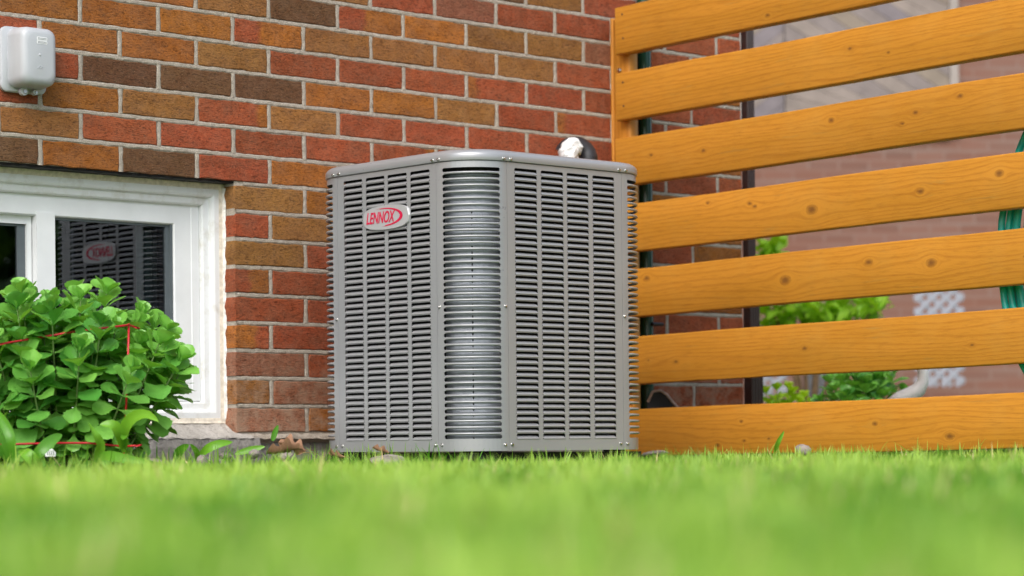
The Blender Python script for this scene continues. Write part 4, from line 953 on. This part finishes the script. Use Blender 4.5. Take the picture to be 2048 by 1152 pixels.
wood_g = [simple('weathered_cladding', c, 0.8, var=0.2, vs=6) for c in ((0.22, 0.18, 0.17), (0.26, 0.21, 0.185), (0.19, 0.16, 0.17), (0.24, 0.19, 0.15))]
rr = random.Random(9)
pk, cx0, cx1, cz0, cz1 = 0.34, 0.10, 1.43, 2.02, 3.3
def clad(x0, x1, slope, seedz):
    z = cz0 - 1.0
    while z < cz1 + 1.0:
        h = 0.115; pts = [(x0, z), (x1, z + slope*(x1-x0)), (x1, z + slope*(x1-x0) + h - .004), (x0, z + h - .004)]
        pts = [(x, min(max(zz, cz0), cz1)) for x, zz in pts]
        if max(p[1] for p in pts) - min(p[1] for p in pts) > 0.03:
            g = G(); g.loft([[(x, y, zz) for x, zz in pts] for y in (-0.001, -0.03)], cap=(True, True)); g.build('cladding_board', rr.choice(wood_g), nh)
        z += h
clad(cx0, pk - .004, 0.75, 0); clad(pk + .004, cx1, -0.62, 1)
tm = simple('pale_trim', (0.34, 0.29, 0.265), 0.7); g = G(); g.box((cx1 + .005, -0.04, cz0 + .03), (cx1 + 0.06, -0.0012, cz1)); g.build('trim', tm, nh); g = G(); g.box((cx0 - .055, -0.04, cz0 + .03), (cx0 - .005, -0.0012, cz1)); g.build('trim', tm, nh)
g = G(); g.box((-8.3, -0.5, 4.605), (8.3, 7.4, 4.75)); g.build('roof', M['brown_steel'], nh)
def lattice(x0, x1, y0, y1, D, label):
    a, b = at(x0, y1, D), at(x1, y0, D); w, h = b.x - a.x, b.z - a.z; root = link('lattice_panel', None, None, (a.x, D, a.z)); tag(root, label, 'lattice', 'lattice panels against the neighbouring house')
    st = 0.084
    for sgn in (1, -1):
        k = -h
        while k < w + h:
            # line x = k + t (or mirrored), clipped to the rectangle
            t0, t1 = max(0, -k), min(h, w - k)
            if t1 - t0 > 0.02:
                xa, xb = k + t0, k + t1
                if sgn < 0: xa, xb = w - xa, w - xb
                yy = 0 if sgn > 0 else 0.0085; q = Vector((xb-xa, 0, t1-t0)).normalized(); nn = Vector((-q.z, 0, q.x))*0.0150
                pa, pb = Vector((xa, yy, t0)), Vector((xb, yy, t1)); g = G(); g.loft([[pa-nn, pb-nn, pb+nn, pa+nn], [v + Vector((0, .008, 0)) for v in (pa-nn, pb-nn, pb+nn, pa+nn)]], cap=(True, True)); g.build('slat', M['lattice'], root)
            k += st
lattice(1832, 1926, 545, 772, 14.3, 'tall pale grey lattice panel against the neighbouring brick wall on the right')
lattice(1500, 1572, 700, 790, 13.6, 'low pale grey lattice panel beyond the house corner downspout')
g = G(); q = at(1634, 760, 11.5); g.box((-.06, -.06, -q.z), (.06, .06, 0.05)); thing_mesh(g, 'stone_post', mat_concrete('dark_grey_stone', (0.12, 0.12, 0.13), (0.20, 0.19, 0.20)), 'dark grey post beyond the fence between the two green bushes', 'post', loc=q)
pb = at(1730, 860, 7.9); sedum('stonecrop_plant', 'green fleshy leaved bush behind the fence beside the white swan planter', (pb.x, 7.9, 0), 0.16, 0.14, 0.325, 22, 8, nparts=150, lsz=0.95, mat='lime' if False else 'sedum')
pb = at(1572, 860, 8.3); sedum('leafy_bush', 'low light green bush behind the fence beside the downspout', (pb.x, 8.3, 0), 0.12, 0.10, 0.275, 14, 10, nparts=100, lsz=0.75, mat='lime')
# blurred yellow-green shrub
def shrub(label, loc, clumps, n, seed, mat='lime', lsz=0.05, name='shrub', trunk=None, cat='shrub', group=None):
    rr = random.Random(seed); root = link(name, None, None, loc); tag(root, label, cat, group); L0 = Vector(loc); g = G(); s = G()
    for c, r in clumps:
        c = Vector(c) - L0; s.tube([(0, 0, 0), (c.x*.4, c.y*.4, c.z*.55), c], [0.012, .009, .005] if trunk is None else [trunk, trunk*.7, trunk*.3], 6)
        for _ in range(int(n*60)):
            v = Vector([rr.gauss(0, .5) for _ in range(3)]); p = c + Vector((v.x*r[0], v.y*r[1], v.z*r[2])); d = Vector([rr.uniform(-1, 1) for _ in range(3)])
            mx = leaf_matrix(p, d, Vector((rr.uniform(-.6, .6), rr.uniform(-.6, .6), 1)), lsz*rr.uniform(.6, 1.3)); a = 0.28
            g.add([mx @ Vector(q) for q in ((0, 0, 0), (a, .5, .05), (0, 1, -.1), (-a, .5, .05))], [(0, 1, 2), (0, 2, 3)])
    fo = g.build('foliage', M[mat], root, smooth=True); fo['kind'] = 'stuff'; s.build('stem', M['bark' if trunk else 'twig'], root, smooth=True)
D = 10.2; c0 = at(1620, 880, D); c0.z = 0
shrub('loose yellow green shrub in front of the neighbouring brick house', c0, [(at(x, y, D + dd), (rx, .12, rz)) for x, y, rx, rz, dd in ((1545, 615, .09, .10, 0), (1600, 620, .12, .06, .1), (1655, 612, .12, .07, 0), (1715, 605, .10, .06, .1), (1745, 612, .05, .05, 0), (1543, 500, .035, .045, 0), (1560, 650, .07, .06, .1), (1640, 640, .12, .05, 0))], 1.1, 4, lsz=0.075)
# tall hedge along the right side of the garden, mirrored in the window
hc_ = [((9.0 + 0.9*q + R.uniform(-.3, .3), 5.6 - 1.15*q + R.uniform(-.3, .3), zz), (0.9, 0.9, 0.75)) for q in range(8) for zz in (0.8, 2.2)]
shrub('tall dark leafy hedge along the right side of the garden', (11.5, 2.0, 0), hc_, 7, 20, 'tree', 0.34, 'hedge', 0.06, 'hedge')
